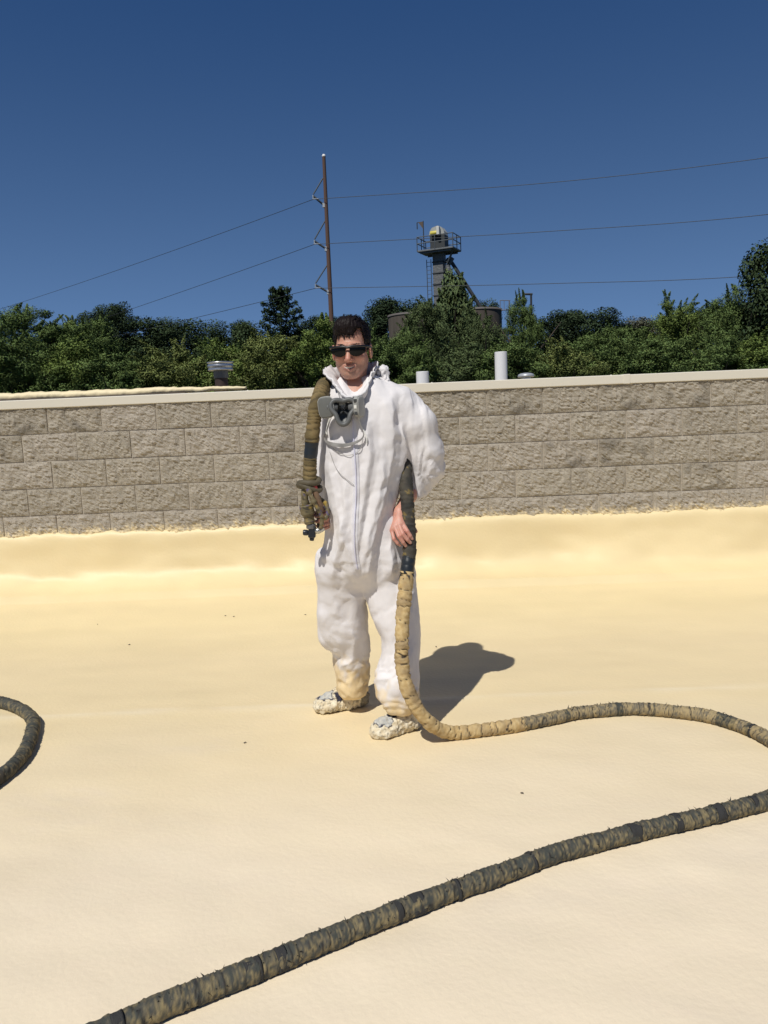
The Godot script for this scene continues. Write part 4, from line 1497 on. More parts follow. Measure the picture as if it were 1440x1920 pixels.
func build_hair(who: Node3D, shift: Callable) -> void:
	var hn := noise(211, 26.0, 2)
	var field := func(p: Vector3) -> float:
		var d := ell_d(p, Vector3(0.002, 0.050, -0.022), Vector3(0.0815, 0.086, 0.103))
		d = smin(d, ell_d(p, Vector3(-0.010, 0.096, 0.038), Vector3(0.058, 0.038, 0.050)), 0.03)
		# hairline: high over his left temple, fringe low over the middle and right
		var line := 0.058 + 0.030 * smoothstep(0.018, 0.040, p.x) - 0.02 * smoothstep(0.055, 0.068, p.x)
		var sidey := -0.012 if p.z > -0.01 else lerpf(-0.012, -0.075, clampf((-0.01 - p.z) / 0.05, 0.0, 1.0))
		var side := clampf((absf(p.x) - 0.052) / 0.016, 0.0, 1.0) * clampf((0.052 - p.z) / 0.014, 0.0, 1.0)
		var cut := lerpf(line, sidey, maxf(side, clampf((0.0 - p.z) / 0.03, 0.0, 1.0)))
		return smax(d, cut - p.y + 0.006 * hn.get_noise_2d(p.x * 3.0, p.z * 2.0), 0.006)
	var g := nets(field, Vector3(-0.105, -0.10, -0.15), Vector3(0.105, 0.17, 0.12), 0.0035)
	g.normals()
	for i in g.v.size():
		var p := g.v[i]
		g.v[i] = p + g.n[i] * (0.004 * hn.get_noise_3d(p.x * 3.5, p.y * 1.0, p.z * 1.2) + 0.002 * hn.get_noise_3dv(p * 5.0))
		g.c[i] = Color(0.012, 0.010, 0.009)
	g.n = PackedVector3Array()
	rng.seed = 321
	# locks: thin curved blades combed forward and to his right
	var L := Geo.new()
	for k in 1500:
		var u := Vector3(rng.randfn(), absf(rng.randfn()) * 0.9 + 0.1, rng.randfn()).normalized()
		var p := Vector3(0.0, 0.050, -0.022) + u * Vector3(0.080, 0.086, 0.101)
		if u.z > 0.1 and u.y > 0.3:
			p += Vector3(0, 0.016, 0.010) * u.y
		if field.call(p) > 0.008:
			continue
		var flow := Vector3(-0.35, -0.15, 0.9) if u.y > 0.45 else Vector3(-0.1 * signf(u.x), -1.0, -0.25)
		flow = (flow - u * flow.dot(u) + Vector3(rng.randfn(), rng.randfn(), rng.randfn()) * 0.14).normalized()
		var len := rng.randf_range(0.018, 0.042) * (1.1 if u.y > 0.45 else 0.6)
		var side := flow.cross(u).normalized() * rng.randf_range(0.0009, 0.0020)
		var lift := rng.randf_range(0.0, 0.0035)
		var a := p - u * 0.002
		var b := p + flow * len * 0.5 + u * (0.003 + lift)
		var e := p + flow * len + u * (lift * 0.6 - 0.006)
		var col := Color(0.014, 0.011, 0.010) * rng.randf_range(0.7, 1.9)
		var i0 := L.vert(a - side, col)
		L.vert(a + side, col)
		L.vert(b - side, col)
		L.vert(b + side, col)
		L.vert(e, col)
		L.tri(i0, i0 + 2, i0 + 1)
		L.tri(i0 + 1, i0 + 2, i0 + 3)
		L.tri(i0 + 2, i0 + 4, i0 + 3)
	g.merge(L)
	for i in g.v.size():
		g.v[i] = face_t * g.v[i]
	var hm := mat(Color.WHITE, 0.55, true)
	hm.metallic_specular = 0.25
	part("hair", shift.call(g).commit(), hm, who)
	# eyebrows
	for s in [-1.0, 1.0]:
		var b := Geo.new()
		for k in 60:
			var t := rng.randf()
			var p := Vector3(s * lerpf(0.013, 0.050, t), 0.0175 + 0.004 * sin(t * 2.4) + rng.randf_range(-0.003, 0.003), 0.0985 - 0.030 * t * t)
			var d := Vector3(s * 0.9, 0.25 - 0.5 * t, -0.3).normalized() * 0.007
			b.flat_tri(head_t * (p - Vector3(0, 0.0009, 0)), head_t * (p + Vector3(0, 0.0009, 0)), head_t * (p + d))
		part("eyebrow", shift.call(b).commit(), mat(lin(0.014, 0.011, 0.010), 0.6), who)

func build_glasses(who: Node3D, shift: Callable) -> void:
	var black := mat(lin(0.006, 0.006, 0.007), 0.4)
	var lensm := mat(lin(0.006, 0.0065, 0.007), 0.12)
	lensm.metallic_specular = 0.28
	var bow := func(x: float) -> float: return 0.112 - 3.6 * x * x - 60.0 * x * x * x * x * 4.0
	var root: MeshInstance3D
	var f := Geo.new()
	var bar := PackedVector3Array()
	for k in 33:
		var x := lerpf(-0.071, 0.071, k / 32.0)
		var y := 0.011 - 0.004 * exp(-pow(x / 0.010, 2.0))
		bar.append(head_t * Vector3(x, y, bow.call(x) + 0.001))
	f.tube(bar, [0.0052], 8)
	for s in [-1.0, 1.0]:
		f.tube(PackedVector3Array([head_t * Vector3(s * 0.070, 0.010, bow.call(0.070)), head_t * Vector3(s * 0.078, 0.010, 0.066), head_t * Vector3(s * 0.0815, 0.008, 0.030), head_t * Vector3(s * 0.0835, 0.006, 0.0), head_t * Vector3(s * 0.083, -0.010, -0.022)]), [0.005, 0.0048, 0.004, 0.003, 0.0028], 8)
		f.tube(PackedVector3Array([head_t * Vector3(s * 0.009, 0.006, 0.108), head_t * Vector3(s * 0.0105, -0.008, 0.106), head_t * Vector3(s * 0.015, -0.019, 0.104)]), [0.003, 0.0026, 0.002], 6)
	root = part("sunglasses", shift.call(f).commit(), black, who)
	for s in [-1.0, 1.0]:
		var g := Geo.new()
		var nx := 16
		var ny := 8
		for side in 2:
			for i in nx + 1:
				var u := float(i) / nx
				var x := lerpf(0.0085, 0.071, u)
				var y1 := 0.012
				var y0 := -0.0305 * pow(maxf(0.0, sin(PI * clampf(0.12 + 0.80 * u, 0.0, 1.0))), 0.55) * (1.0 - 0.30 * u * u)
				for j in ny + 1:
					var y := lerpf(y0, y1, float(j) / ny)
					var z: float = bow.call(x) - 0.004 * pow((y - 0.0) / 0.02, 2.0) - side * 0.002
					g.vert(head_t * Vector3(s * x, y, z))
		var per := (nx + 1) * (ny + 1)
		for side in 2:
			for i in nx:
				for j in ny:
					var a := side * per + i * (ny + 1) + j
					if (side == 0) == (s > 0):
						g.tri(a, a + 1, a + ny + 1)
						g.tri(a + 1, a + ny + 2, a + ny + 1)
					else:
						g.tri(a, a + ny + 1, a + 1)
						g.tri(a + 1, a + ny + 1, a + ny + 2)
		part("lens", shift.call(g).commit(), lensm, root)

func build_shoes(who: Node3D, shift: Callable) -> void:
	var nz := noise(221, 38.0, 3)
	var nb := noise(222, 12.0, 2)
	for k in 2:
		var toe: Vector3 = [Vector3(-0.347, 0, -3.446), Vector3(-0.076, 0, -3.122)][k]
		var heel: Vector3 = [Vector3(-0.125, 0, -3.512), Vector3(0.105, 0, -3.235)][k]
		var up := Vector3(0, 1, 0)
		var d := (toe - heel).normalized()
		var ankle := heel.lerp(toe, 0.22)
		var fl := deck_h(ankle.x, ankle.z)
		var field := func(p: Vector3) -> float:
			var e := cone_d(p, heel + up * 0.040 + d * 0.03, toe + up * 0.034 - d * 0.035, 0.040, 0.044)
			e = smin(e, cone_d(p, ankle + up * 0.055, heel.lerp(toe, 0.62) + up * 0.045, 0.045, 0.040), 0.03)
			e = smin(e, cone_d(p, ankle + up * 0.05, ankle + up * 0.13, 0.045, 0.046), 0.03)
			e = smin(e, ell_d(p, toe + up * 0.026 - d * 0.04, Vector3(0.056, 0.028, 0.054)), 0.02)
			return smax(e, 0.002 - p.y, 0.008)
		var lo := Vector3(minf(toe.x, heel.x), 0, minf(toe.z, heel.z)) - Vector3(0.09, 0.02, 0.09)
		var hi := Vector3(maxf(toe.x, heel.x), 0.18, maxf(toe.z, heel.z)) + Vector3(0.09, 0, 0.09)
		var g := nets(field, lo, hi, 0.0045)
		g.normals()
		for i in g.v.size():
			var p := g.v[i]
			var lumps := 0.009 * nz.get_noise_3dv(p) + 0.009 * nb.get_noise_3dv(p)
			var along := (p - heel).dot(d) / toe.distance_to(heel)
			var wrap := 0.004 * crease(along * 6.0 + p.y * 9.0 + nb.get_noise_3dv(p * 2.0) * 0.8)
			var col := Color(0.62, 0.53, 0.37)
			var crust := nz.get_noise_3dv(p * 0.8 + Vector3(5, 0, 0))
			col = col.lerp(Color(0.70, 0.64, 0.50), clampf(0.5 + crust * 1.5, 0, 1))
			if nz.get_noise_3dv(p * 1.3) < -0.30:
				col = col.lerp(Color(0.22, 0.19, 0.14), 0.7)
			# bare patches: grey toe cap, navy cloth on the instep
			var tp := p.distance_to(toe + up * 0.062 - d * 0.045) + 0.015 * nb.get_noise_3dv(p * 2.0)
			if tp < 0.037:
				col = Color(0.36, 0.37, 0.37).lerp(Color(0.55, 0.53, 0.47), clampf(0.5 + nz.get_noise_3dv(p * 1.5), 0, 1))
				lumps -= 0.002
			elif tp < 0.041:
				col = Color(0.05, 0.05, 0.07)
				lumps -= 0.004
			var ip: Vector3 = [heel.lerp(toe, 0.50) + Vector3(0.0, 0.075, 0.035), heel.lerp(toe, 0.50) + Vector3(-0.015, 0.088, 0.015)][k]
			if p.distance_to(ip) + 0.012 * nb.get_noise_3dv(p * 3.0) < 0.026:
				col = Color(0.022, 0.022, 0.042)
				lumps = -0.003
			if along < 0.16 and k == 0:
				col = col.lerp(Color(0.10, 0.09, 0.07), 0.75)
			g.c[i] = col
			if p.y > 0.006:
				g.v[i] = p + g.n[i] * (lumps + wrap * (1.0 if along < 0.7 else 0.2))
			g.v[i].y += fl
		g.n = PackedVector3Array()
		part("shoe", shift.call(g).commit(), mat(Color.WHITE, 0.85, true), who)

# ------------------------------------------------------------------ hose, gun, respirator
var n_wrap := noise(231, 1.0, 2)
var n_hose := noise(232, 55.0, 3)
var n_patch := noise(233, 16.0, 2)

# colours and wrap ridges of the hose: style 0 olive gathered cloth, 1 dark wrap, 2 tan crusted, 3 black tape, 4 half tan, 5 olive with tan patches
func hose_skin(s: float, a: float, style: float, p: Vector3) -> Array:
	var k := int(style)
	var wob := n_wrap.get_noise_1d(s * 9.0)
	var q := s * 27.0 + 2.2 * wob + (0.25 + 0.35 * n_wrap.get_noise_1d(s * 4.0 + 50.0)) * cos(a + s * 3.0) + 0.10 * n_patch.get_noise_3dv(p * 2.0)
	if k == 2:
		q = s * 24.0 + 1.1 * wob + 0.10 * cos(a) + 0.25 * n_patch.get_noise_3dv(p * 1.2)
	elif k == 0:
		q = s * 52.0 + 1.6 * wob + 0.35 * cos(a + s * 5.0)
	var f := q - floorf(q)
	var id := floorf(q)
	var fine := n_hose.get_noise_3dv(p)
	var pat := n_patch.get_noise_3dv(p) + 0.5 * n_wrap.get_noise_2d(id * 7.3, 3.0)
	var h := 0.0
	var col: Color
	if k == 0:
		h = 0.0035 * sin(PI * f) + 0.0018 * fine
		col = Color(0.115, 0.085, 0.035).lerp(Color(0.20, 0.145, 0.06), clampf(0.5 + pat * 1.2, 0, 1))
		if f < 0.16:
			col = col.lerp(Color(0.03, 0.026, 0.018), 0.6)
	elif k == 1:
		h = 0.003 * (1.0 - f) + 0.0022 * fine
		col = Color(0.030, 0.028, 0.024).lerp(Color(0.075, 0.066, 0.050), clampf(0.4 + pat, 0, 1))
		if pat + 0.6 * fine > 0.60:
			col = Color(0.19, 0.14, 0.05)
		if f < 0.08:
			h -= 0.003
	elif k == 2:
		h = 0.0038 * pow(maxf(0.0, sin(PI * f)), 0.5) + 0.0036 * fine + 0.002 * n_patch.get_noise_3dv(p * 2.0)
		col = Color(0.46, 0.315, 0.135).lerp(Color(0.56, 0.42, 0.21), clampf(0.5 + 1.4 * fine, 0, 1))
		col = col.lerp(Color(0.30, 0.215, 0.115), clampf(0.2 + pat, 0, 0.8))
		if f < 0.07 and n_patch.get_noise_3dv(p * 3.0) > -0.35:
			col = Color(0.06, 0.045, 0.028)
			h -= 0.0035
	elif k == 3:
		h = 0.0008 * fine + 0.001 * (1.0 - f)
		col = Color(0.018, 0.020, 0.024)
	else:
		h = 0.0036 * (1.0 - f) * (1.0 if f > 0.06 else 0.3) + 0.0022 * fine
		var streak := n_wrap.get_noise_2d(s * 130.0, a * 1.1) + 0.7 * n_wrap.get_noise_2d(s * 48.0 + 80.0, cos(a) * 1.6 + sin(a) * 0.8)
		var tan := Color(0.24, 0.19, 0.095) if k == 5 else Color(0.34, 0.26, 0.135)
		var drk := Color(0.050, 0.051, 0.046) if k == 5 else Color(0.13, 0.115, 0.085)
		var idn := n_wrap.get_noise_2d(id * 17.3, 40.0)
		var sh := clampf(0.40 + pat * 0.5 + 0.6 * idn + 0.9 * streak + 0.6 * fine - (0.10 if k == 5 else -0.15), 0.0, 1.0)
		if k == 5:
			sh *= clampf((0.060 - (p.y - deck_h(p.x, p.z))) / 0.024 + 0.5 * streak, 0.12, 1.0)
		col = drk.lerp(tan, sh)
		if f < 0.10 + 0.10 * streak:
			col = col.lerp(Color(0.020, 0.020, 0.020), 0.9)
	return [h, col]

func hose_mesh(path: PackedVector3Array, s0: float, r: float, style: Callable, sides := 22) -> Geo:
	var g := Geo.new()
	var rr := []
	var run := s0
	for i in path.size():
		if i > 0:
			run += path[i].distance_to(path[i - 1])
		rr.append(r + 0.0028 * n_wrap.get_noise_1d(run * 6.0 + 300.0) + 0.0015 * n_wrap.get_noise_1d(run * 22.0))
	g.tube(path, rr, sides, true, func(s: float, a: float, _i: int, p: Vector3) -> Array: return hose_skin(s0 + s, a, style.call(s0 + s), p), Color.WHITE, Vector3(0.3, 0.2, 0.9))
	return g

func frays(path: PackedVector3Array, r: float, count: int, col: Color, ground: bool) -> Geo:
	var g := Geo.new()
	for k in count:
		var i := rng.randi_range(1, path.size() - 2)
		var t := (path[i + 1] - path[i - 1]).normalized()
		var a := rng.randf() * TAU
		var u := t.cross(Vector3(0.2, 0.9, 0.3)).normalized()
		var d := u * cos(a) + t.cross(u) * sin(a)
		if ground and d.y < -0.2:
			d.y = -d.y
		var b := path[i] + d * (r + 0.001)
		var l := 0.004 + 0.014 * pow(rng.randf(), 2.5)
		var w := t * rng.randf_range(0.0008, 0.003)
		var e := b + d * l * 0.8 + t * rng.randf_range(-0.8, 0.8) * l
		var up := d.cross(t) * 0.001
		g.flat_tri(b - w + up, b + w + up, e, col)
		g.flat_tri(b + w - up, b - w - up, e, col)
	return g

func on_deck(pts: Array, r: float) -> Array:
	var o := []
	for p in pts:
		o.append(Vector3(p.x, deck_h(p.x, p.y) + r * 0.96, p.y))
	return o

func sub_path(path: PackedVector3Array, a: float, b: float) -> PackedVector3Array:
	var o := PackedVector3Array()
	var s := 0.0
	for i in path.size():
		if i > 0:
			s += path[i].distance_to(path[i - 1])
		if s >= a - 0.012 and s <= b:
			o.append(path[i])
	return o

func build_hose() -> void:
	rng.seed = 41
	var r := 0.0265
	var pts := [Vector3(-0.299, 1.100, -3.168), Vector3(-0.295, 1.167, -3.168), Vector3(-0.285, 1.239, -3.170), Vector3(-0.278, 1.289, -3.170), Vector3(-0.271, 1.336, -3.172), Vector3(-0.261, 1.391, -3.178),
		Vector3(-0.245, 1.438, -3.195), Vector3(-0.236, 1.470, -3.235), Vector3(-0.228, 1.490, -3.300), Vector3(-0.212, 1.486, -3.380), Vector3(-0.140, 1.440, -3.480), Vector3(-0.02, 1.350, -3.510), Vector3(0.075, 1.262, -3.485),
		Vector3(0.112, 1.222, -3.410), Vector3(0.106, 1.190, -3.310), Vector3(0.096, 1.116, -3.235), Vector3(0.097, 1.042, -3.205), Vector3(0.099, 0.971, -3.190), Vector3(0.101, 0.847, -3.172), Vector3(0.097, 0.777, -3.155), Vector3(0.088, 0.727, -3.140),
		Vector3(0.074, 0.638, -3.115), Vector3(0.059, 0.544, -3.080), Vector3(0.052, 0.454, -3.050), Vector3(0.047, 0.359, -3.030), Vector3(0.058, 0.279, -3.015), Vector3(0.088, 0.195, -3.010), Vector3(0.132, 0.122, -3.018), Vector3(0.190, 0.062, -3.045)]
	var gp := [Vector2(0.260, -3.075), Vector2(0.332, -3.084), Vector2(0.442, -3.101), Vector2(0.558, -3.133), Vector2(0.702, -3.192), Vector2(0.802, -3.229), Vector2(0.919, -3.241), Vector2(1.034, -3.247), Vector2(1.142, -3.229), Vector2(1.243, -3.194), Vector2(1.335, -3.149), Vector2(1.412, -3.073), Vector2(1.460, -2.992), Vector2(1.483, -2.903), Vector2(1.490, -2.800), Vector2(1.470, -2.690), Vector2(1.397, -2.552), Vector2(1.260, -2.450), Vector2(1.160, -2.406), Vector2(0.957, -2.341), Vector2(0.766, -2.285), Vector2(0.620, -2.238), Vector2(0.478, -2.187), Vector2(0.322, -2.108), Vector2(0.178, -2.036), Vector2(0.027, -1.957), Vector2(-0.103, -1.885), Vector2(-0.210, -1.824), Vector2(-0.337, -1.753), Vector2(-0.455, -1.688), Vector2(-0.566, -1.627), Vector2(-0.636, -1.588), Vector2(-0.79, -1.49), Vector2(-0.95, -1.33), Vector2(-1.05, -1.10)]
	pts.append_array(on_deck(gp, r))
	var path := smooth_path(pts, 0.006)
	# distances along the path at which the wrap changes
	var marks := []
	var s := 0.0
	var want := [Vector3(-0.281, 1.266, -3.170), Vector3(-0.290, 1.196, -3.168), Vector3(-0.212, 1.486, -3.380), Vector3(0.096, 0.760, -3.15), Vector3(0.084, 0.700, -3.133), Vector3(0.56, 0.03, -3.133), Vector3(0.98, 0.03, -3.245), Vector3(1.49, 0.03, -2.80)]
	for w in want:
		var best := 9.0
		var bs := 0.0
		s = 0.0
		for i in path.size():
			if i > 0:
				s += path[i].distance_to(path[i - 1])
			var d := path[i].distance_to(w)
			if d < best:
				best = d
				bs = s
		marks.append(bs)
	var total := s
	var hose := thing("spray_hose", "long wrapped spray hose over the man's shoulder and looping across the foam", "hose", pts[0])
	var off: Vector3 = -pts[0]
	var m := mat(Color.WHITE, 0.85, true)
	relief(m, noise(235, 0.06, 4), 256, 14.0, 0.12)
	var tape := mat(Color.WHITE, 0.38, true)
	var sects := [["cloth_wrap", 0.0, marks[1], 0, ""], ["tape_band", marks[1], marks[0], 3, ""], ["cloth_wrap", marks[0], marks[2], 0, ""], ["hose_wrap", marks[2], marks[3], 1, "nearly black wrapped length running down past the hand"], ["tape_band", marks[3], marks[4], 3, ""], ["hose_wrap", marks[4], marks[5], 2, "tan foam crusted length bending down to the roof"], ["hose_wrap", marks[5], marks[6], 4, ""], ["hose_wrap", marks[6], marks[7], 4, ""], ["hose_wrap", marks[7], total, 5, "dark olive frayed length nearest the camera"]]
	for e in sects:
		var sp := sub_path(path, e[1], e[2])
		var st: int = e[3]
		var rr: float = r
		if st == 3:
			rr = r + 0.001
		elif st == 2:
			rr = r - 0.001
		var style := func(ss: float) -> float:
			if st == 4:
				return 4.0 if n_wrap.get_noise_1d(ss * 5.0) > -0.1 - (0.3 if ss < marks[6] else 0.0) else 5.0
			return float(st)
		var g := hose_mesh(sp, e[1], rr, style, 26)
		for i in g.v.size():
			g.v[i] += off
		var o := part(e[0], g.commit(), tape if st == 3 else m, hose)
		if e[4]:
			tag(o, e[4], "")
	# raised wraps of dark tape and loose threads on the ground length
	var fr := frays(sub_path(path, marks[6] - 0.3, total - 0.4), r, 420, Color(0.035, 0.034, 0.03), true)
	fr.merge(frays(sub_path(path, marks[2] + 0.4, marks[3]), r, 30, Color(0.03, 0.028, 0.025), false))
	for i in fr.v.size():
		fr.v[i] += off
	tag(part("loose_thread", fr.commit(true), mat(Color.WHITE, 0.9, true), hose), "", "", "", "stuff")
	rng.seed = 43
	var where: float = marks[6] + 0.1
	for k in 16:
		where += 0.07 + 0.42 * pow(rng.randf(), 1.6)
		var sp := sub_path(path, where, 99.0)
		if sp.size() < 14:
			break
		var w := rng.randi_range(3, 11)
		var ring := sp.slice(2, 2 + w)
		var g := Geo.new()
		var sd := rng.randf() * 50.0
		g.tube(ring, [r + 0.003], 22, true, func(ss: float, a: float, _i: int, p: Vector3) -> Array: return [0.0022 * n_hose.get_noise_3dv(p) + 0.0015 * sin(a * 3.0 + sd), Color(0.030, 0.030, 0.029)])
		for i in g.v.size():
			g.v[i] += off
		part("tape_wrap", g.commit(), m, hose)
	# ragged end of the black tape above the tan crust
	var rg := Geo.new()
	for k in 9:
		var a := TAU * k / 9.0
		var b: Vector3 = Vector3(0.085, 0.702, -3.134) + Vector3(cos(a), 0, sin(a)) * (r + 0.002)
		var d := Vector3(cos(a) * 0.010, rng.randf_range(-0.022, -0.006), sin(a) * 0.010)
		rg.flat_tri(b + Vector3(-0.006 * sin(a), 0.004, 0.006 * cos(a)), b + Vector3(0.006 * sin(a), 0.004, -0.006 * cos(a)), b + d)
	for i in rg.v.size():
		rg.v[i] += off
	part("tape_end", rg.commit(true), mat(lin(0.018, 0.019, 0.021), 0.6), hose)
	# the other loop coming in from the left
	var lp := [Vector2(-2.60, -3.86), Vector2(-2.156, -3.744), Vector2(-1.931, -3.669), Vector2(-1.856, -3.626), Vector2(-1.783, -3.564), Vector2(-1.717, -3.497), Vector2(-1.652, -3.409), Vector2(-1.605, -3.295), Vector2(-1.567, -3.179), Vector2(-1.542, -3.078), Vector2(-1.530, -2.978), Vector2(-1.533, -2.886), Vector2(-1.562, -2.746), Vector2(-1.62, -2.60), Vector2(-1.75, -2.40)]
	var h2 := thing("spray_hose", "short loop of dark wrapped hose curling in from the left edge", "hose", Vector3(-1.6, 0.0, -3.2))
	var path2 := smooth_path(on_deck(lp, r), 0.006)
	var g2 := hose_mesh(path2, 7.0, r, func(ss: float) -> float: return 5.0 if n_wrap.get_noise_1d(ss * 3.0) > -0.25 else 1.0, 26)
	var f2 := frays(path2, r, 130, Color(0.035, 0.034, 0.03), true)
	for i in g2.v.size():
		g2.v[i] -= h2.position
	for i in f2.v.size():
		f2.v[i] -= h2.position
	part("hose_wrap", g2.commit(), m, h2)
	tag(part("loose_thread", f2.commit(true), mat(Color.WHITE, 0.9, true), h2), "", "", "", "stuff")

func build_gun() -> void:
	var o := Vector3(-0.30, 0.90, -3.17)
	var gun := thing("spray_gun", "grimy foam spray gun hanging at the hose end beside his right hip", "spray gun", o)
	var olive := func(s: float, a: float, _i: int, p: Vector3) -> Array:
		var pt := n_patch.get_noise_3dv(p * 2.0)
		var c := Color(0.115, 0.098, 0.050).lerp(Color(0.19, 0.15, 0.08), clampf(0.5 + pt, 0, 1))
		if n_hose.get_noise_3dv(p * 0.7) > 0.34:
			c = Color(0.05, 0.04, 0.025)
		if pt > 0.50:
			c = Color(0.34, 0.23, 0.04)
		elif pt < -0.50:
			c = Color(0.09, 0.065, 0.17)
		return [0.0012 * n_hose.get_noise_3dv(p) + (0.0016 if fmod(s, 0.034) < 0.006 else 0.0), c]
	var red := func(_s: float, _a: float, i: int, p: Vector3) -> Array:
		return [0.001 * n_hose.get_noise_3dv(p), Color(0.50, 0.05, 0.05) if i < 6 else Color(0.165, 0.12, 0.07).lerp(Color(0.20, 0.10, 0.06), 0.5 + 0.5 * n_patch.get_noise_3dv(p))]
	var m := mat(Color.WHITE, 0.7, true)
	var add := func(called: String, g: Geo, mm: Material) -> void:
		for i in g.v.size():
			g.v[i] -= o
		part(called, g.commit(), mm, gun)
	# rolled back end of the cloth sleeve
	for k in 2:
		var g := Geo.new()
		var ring := PackedVector3Array()
		for q in 41:
			var a := TAU * q / 40.0
			ring.append(Vector3(-0.302 + (0.040 + 0.004 * k) * cos(a), 1.095 - k * 0.020 + (0.006 if k == 0 else -0.010) * cos(a) - 0.006 * sin(2.0 * a), -3.165 + 0.036 * sin(a)))
		g.tube(ring, [0.0125 - 0.001 * k], 10, false, func(_s: float, _a: float, _i: int, p: Vector3) -> Array: return [0.0025 * n_hose.get_noise_3dv(p * 0.7), Color(0.085, 0.068, 0.040)])
		add.call("sleeve_roll", g, m)
	var a1 := Geo.new()
	a1.tube(smooth_path([Vector3(-0.318, 1.085, -3.160), Vector3(-0.322, 1.045, -3.150), Vector3(-0.320, 1.000, -3.150)], 0.006), [0.0150], 14, true, olive)
	add.call("hose_end", a1, m)
	var b1 := Geo.new()
	b1.tube(smooth_path([Vector3(-0.320, 1.005, -3.152), Vector3(-0.314, 0.975, -3.155), Vector3(-0.307, 0.925, -3.158)], 0.006), [0.0245, 0.0275, 0.0275, 0.0295, 0.0295, 0.0290, 0.0290, 0.0290, 0.0290, 0.0285, 0.0285, 0.028, 0.025, 0.021], 18, true, olive)
	add.call("gun_body", b1, m)
	var c1 := Geo.new()
	c1.tube(smooth_path([Vector3(-0.306, 1.085, -3.132), Vector3(-0.297, 1.050, -3.122), Vector3(-0.280, 1.010, -3.122), Vector3(-0.262, 0.975, -3.128), Vector3(-0.254, 0.945, -3.135), Vector3(-0.262, 0.905, -3.140)], 0.006), [0.0085, 0.0085, 0.012, 0.0125, 0.0125, 0.0125, 0.0135, 0.0135, 0.008, 0.008, 0.0095, 0.0105, 0.0105, 0.0105, 0.012, 0.012, 0.0085, 0.0085, 0.0085], 12, true, olive)
	add.call("air_hose", c1, m)
	var d1 := Geo.new()
	d1.tube(smooth_path([Vector3(-0.284, 1.082, -3.145), Vector3(-0.275, 1.050, -3.138), Vector3(-0.264, 1.005, -3.142), Vector3(-0.258, 0.972, -3.150)], 0.006), [0.0125, 0.0135, 0.014, 0.0145, 0.0145, 0.014, 0.013], 12, true, red)
	add.call("heated_hose", d1, m)
	var e1 := Geo.new()
	e1.tube(smooth_path([Vector3(-0.268, 1.030, -3.175), Vector3(-0.240, 1.005, -3.165), Vector3(-0.230, 0.972, -3.155), Vector3(-0.240, 0.948, -3.145), Vector3(-0.254, 0.945, -3.142)], 0.006), [0.0085], 10, true, olive)
	add.call("hose_loop", e1, m)
	var h1 := Geo.new()
	h1.tube(smooth_path([Vector3(-0.268, 0.975, -3.200), Vector3(-0.266, 0.940, -3.196), Vector3(-0.268, 0.895, -3.190)], 0.006), [0.0135, 0.0145, 0.0145, 0.0155], 14, true, olive)
	add.call("handle", h1, m)
	var blk := mat(lin(0.013, 0.016, 0.022), 0.35)
	var t := Transform3D(Basis(Vector3(0, 0, 1), -0.10), Vector3(-0.300, 0.889, -3.160))
	var f1 := Geo.new()
	f1.box(t, Vector3(0.030, 0.046, 0.034), Color.WHITE, 0.004)
	f1.tube(PackedVector3Array([t * Vector3(0, -0.02, 0), t * Vector3(0, -0.036, 0)]), [0.011, 0.009], 10)
	add.call("gun_head", f1, blk)
	var k1 := Geo.new()
	k1.tube(PackedVector3Array([t * Vector3(-0.012, -0.004, 0), t * Vector3(-0.020, -0.004, 0), t * Vector3(-0.034, -0.004, 0), t * Vector3(-0.038, -0.004, 0)]), [0.007, 0.0125, 0.0125, 0.009], 12)
	add.call("side_knob", k1, blk)
	var n1 := Geo.new()
	n1.lathe(Transform3D(Basis(Vector3(0, 0, 1), -0.05), Vector3(-0.303, 0.914, -3.158)), PackedVector2Array([Vector2(0.001, -0.011), Vector2(0.018, -0.011), Vector2(0.020, -0.008), Vector2(0.020, 0.008), Vector2(0.018, 0.011), Vector2(0.001, 0.011)]), 6)
	add.call("hex_nut", n1, mat(lin(0.20, 0.20, 0.205), 0.4, false, 0.7))
	var s1 := Geo.new()
	s1.tube(PackedVector3Array([Vector3(-0.284, 0.894, -3.148), Vector3(-0.276, 0.895, -3.146), Vector3(-0.266, 0.897, -3.150), Vector3(-0.252, 0.900, -3.160)]), [0.011, 0.0135, 0.012, 0.008], 10)
	add.call("silver_fitting", s1, mat(lin(0.55, 0.53, 0.47), 0.3, false, 0.9))

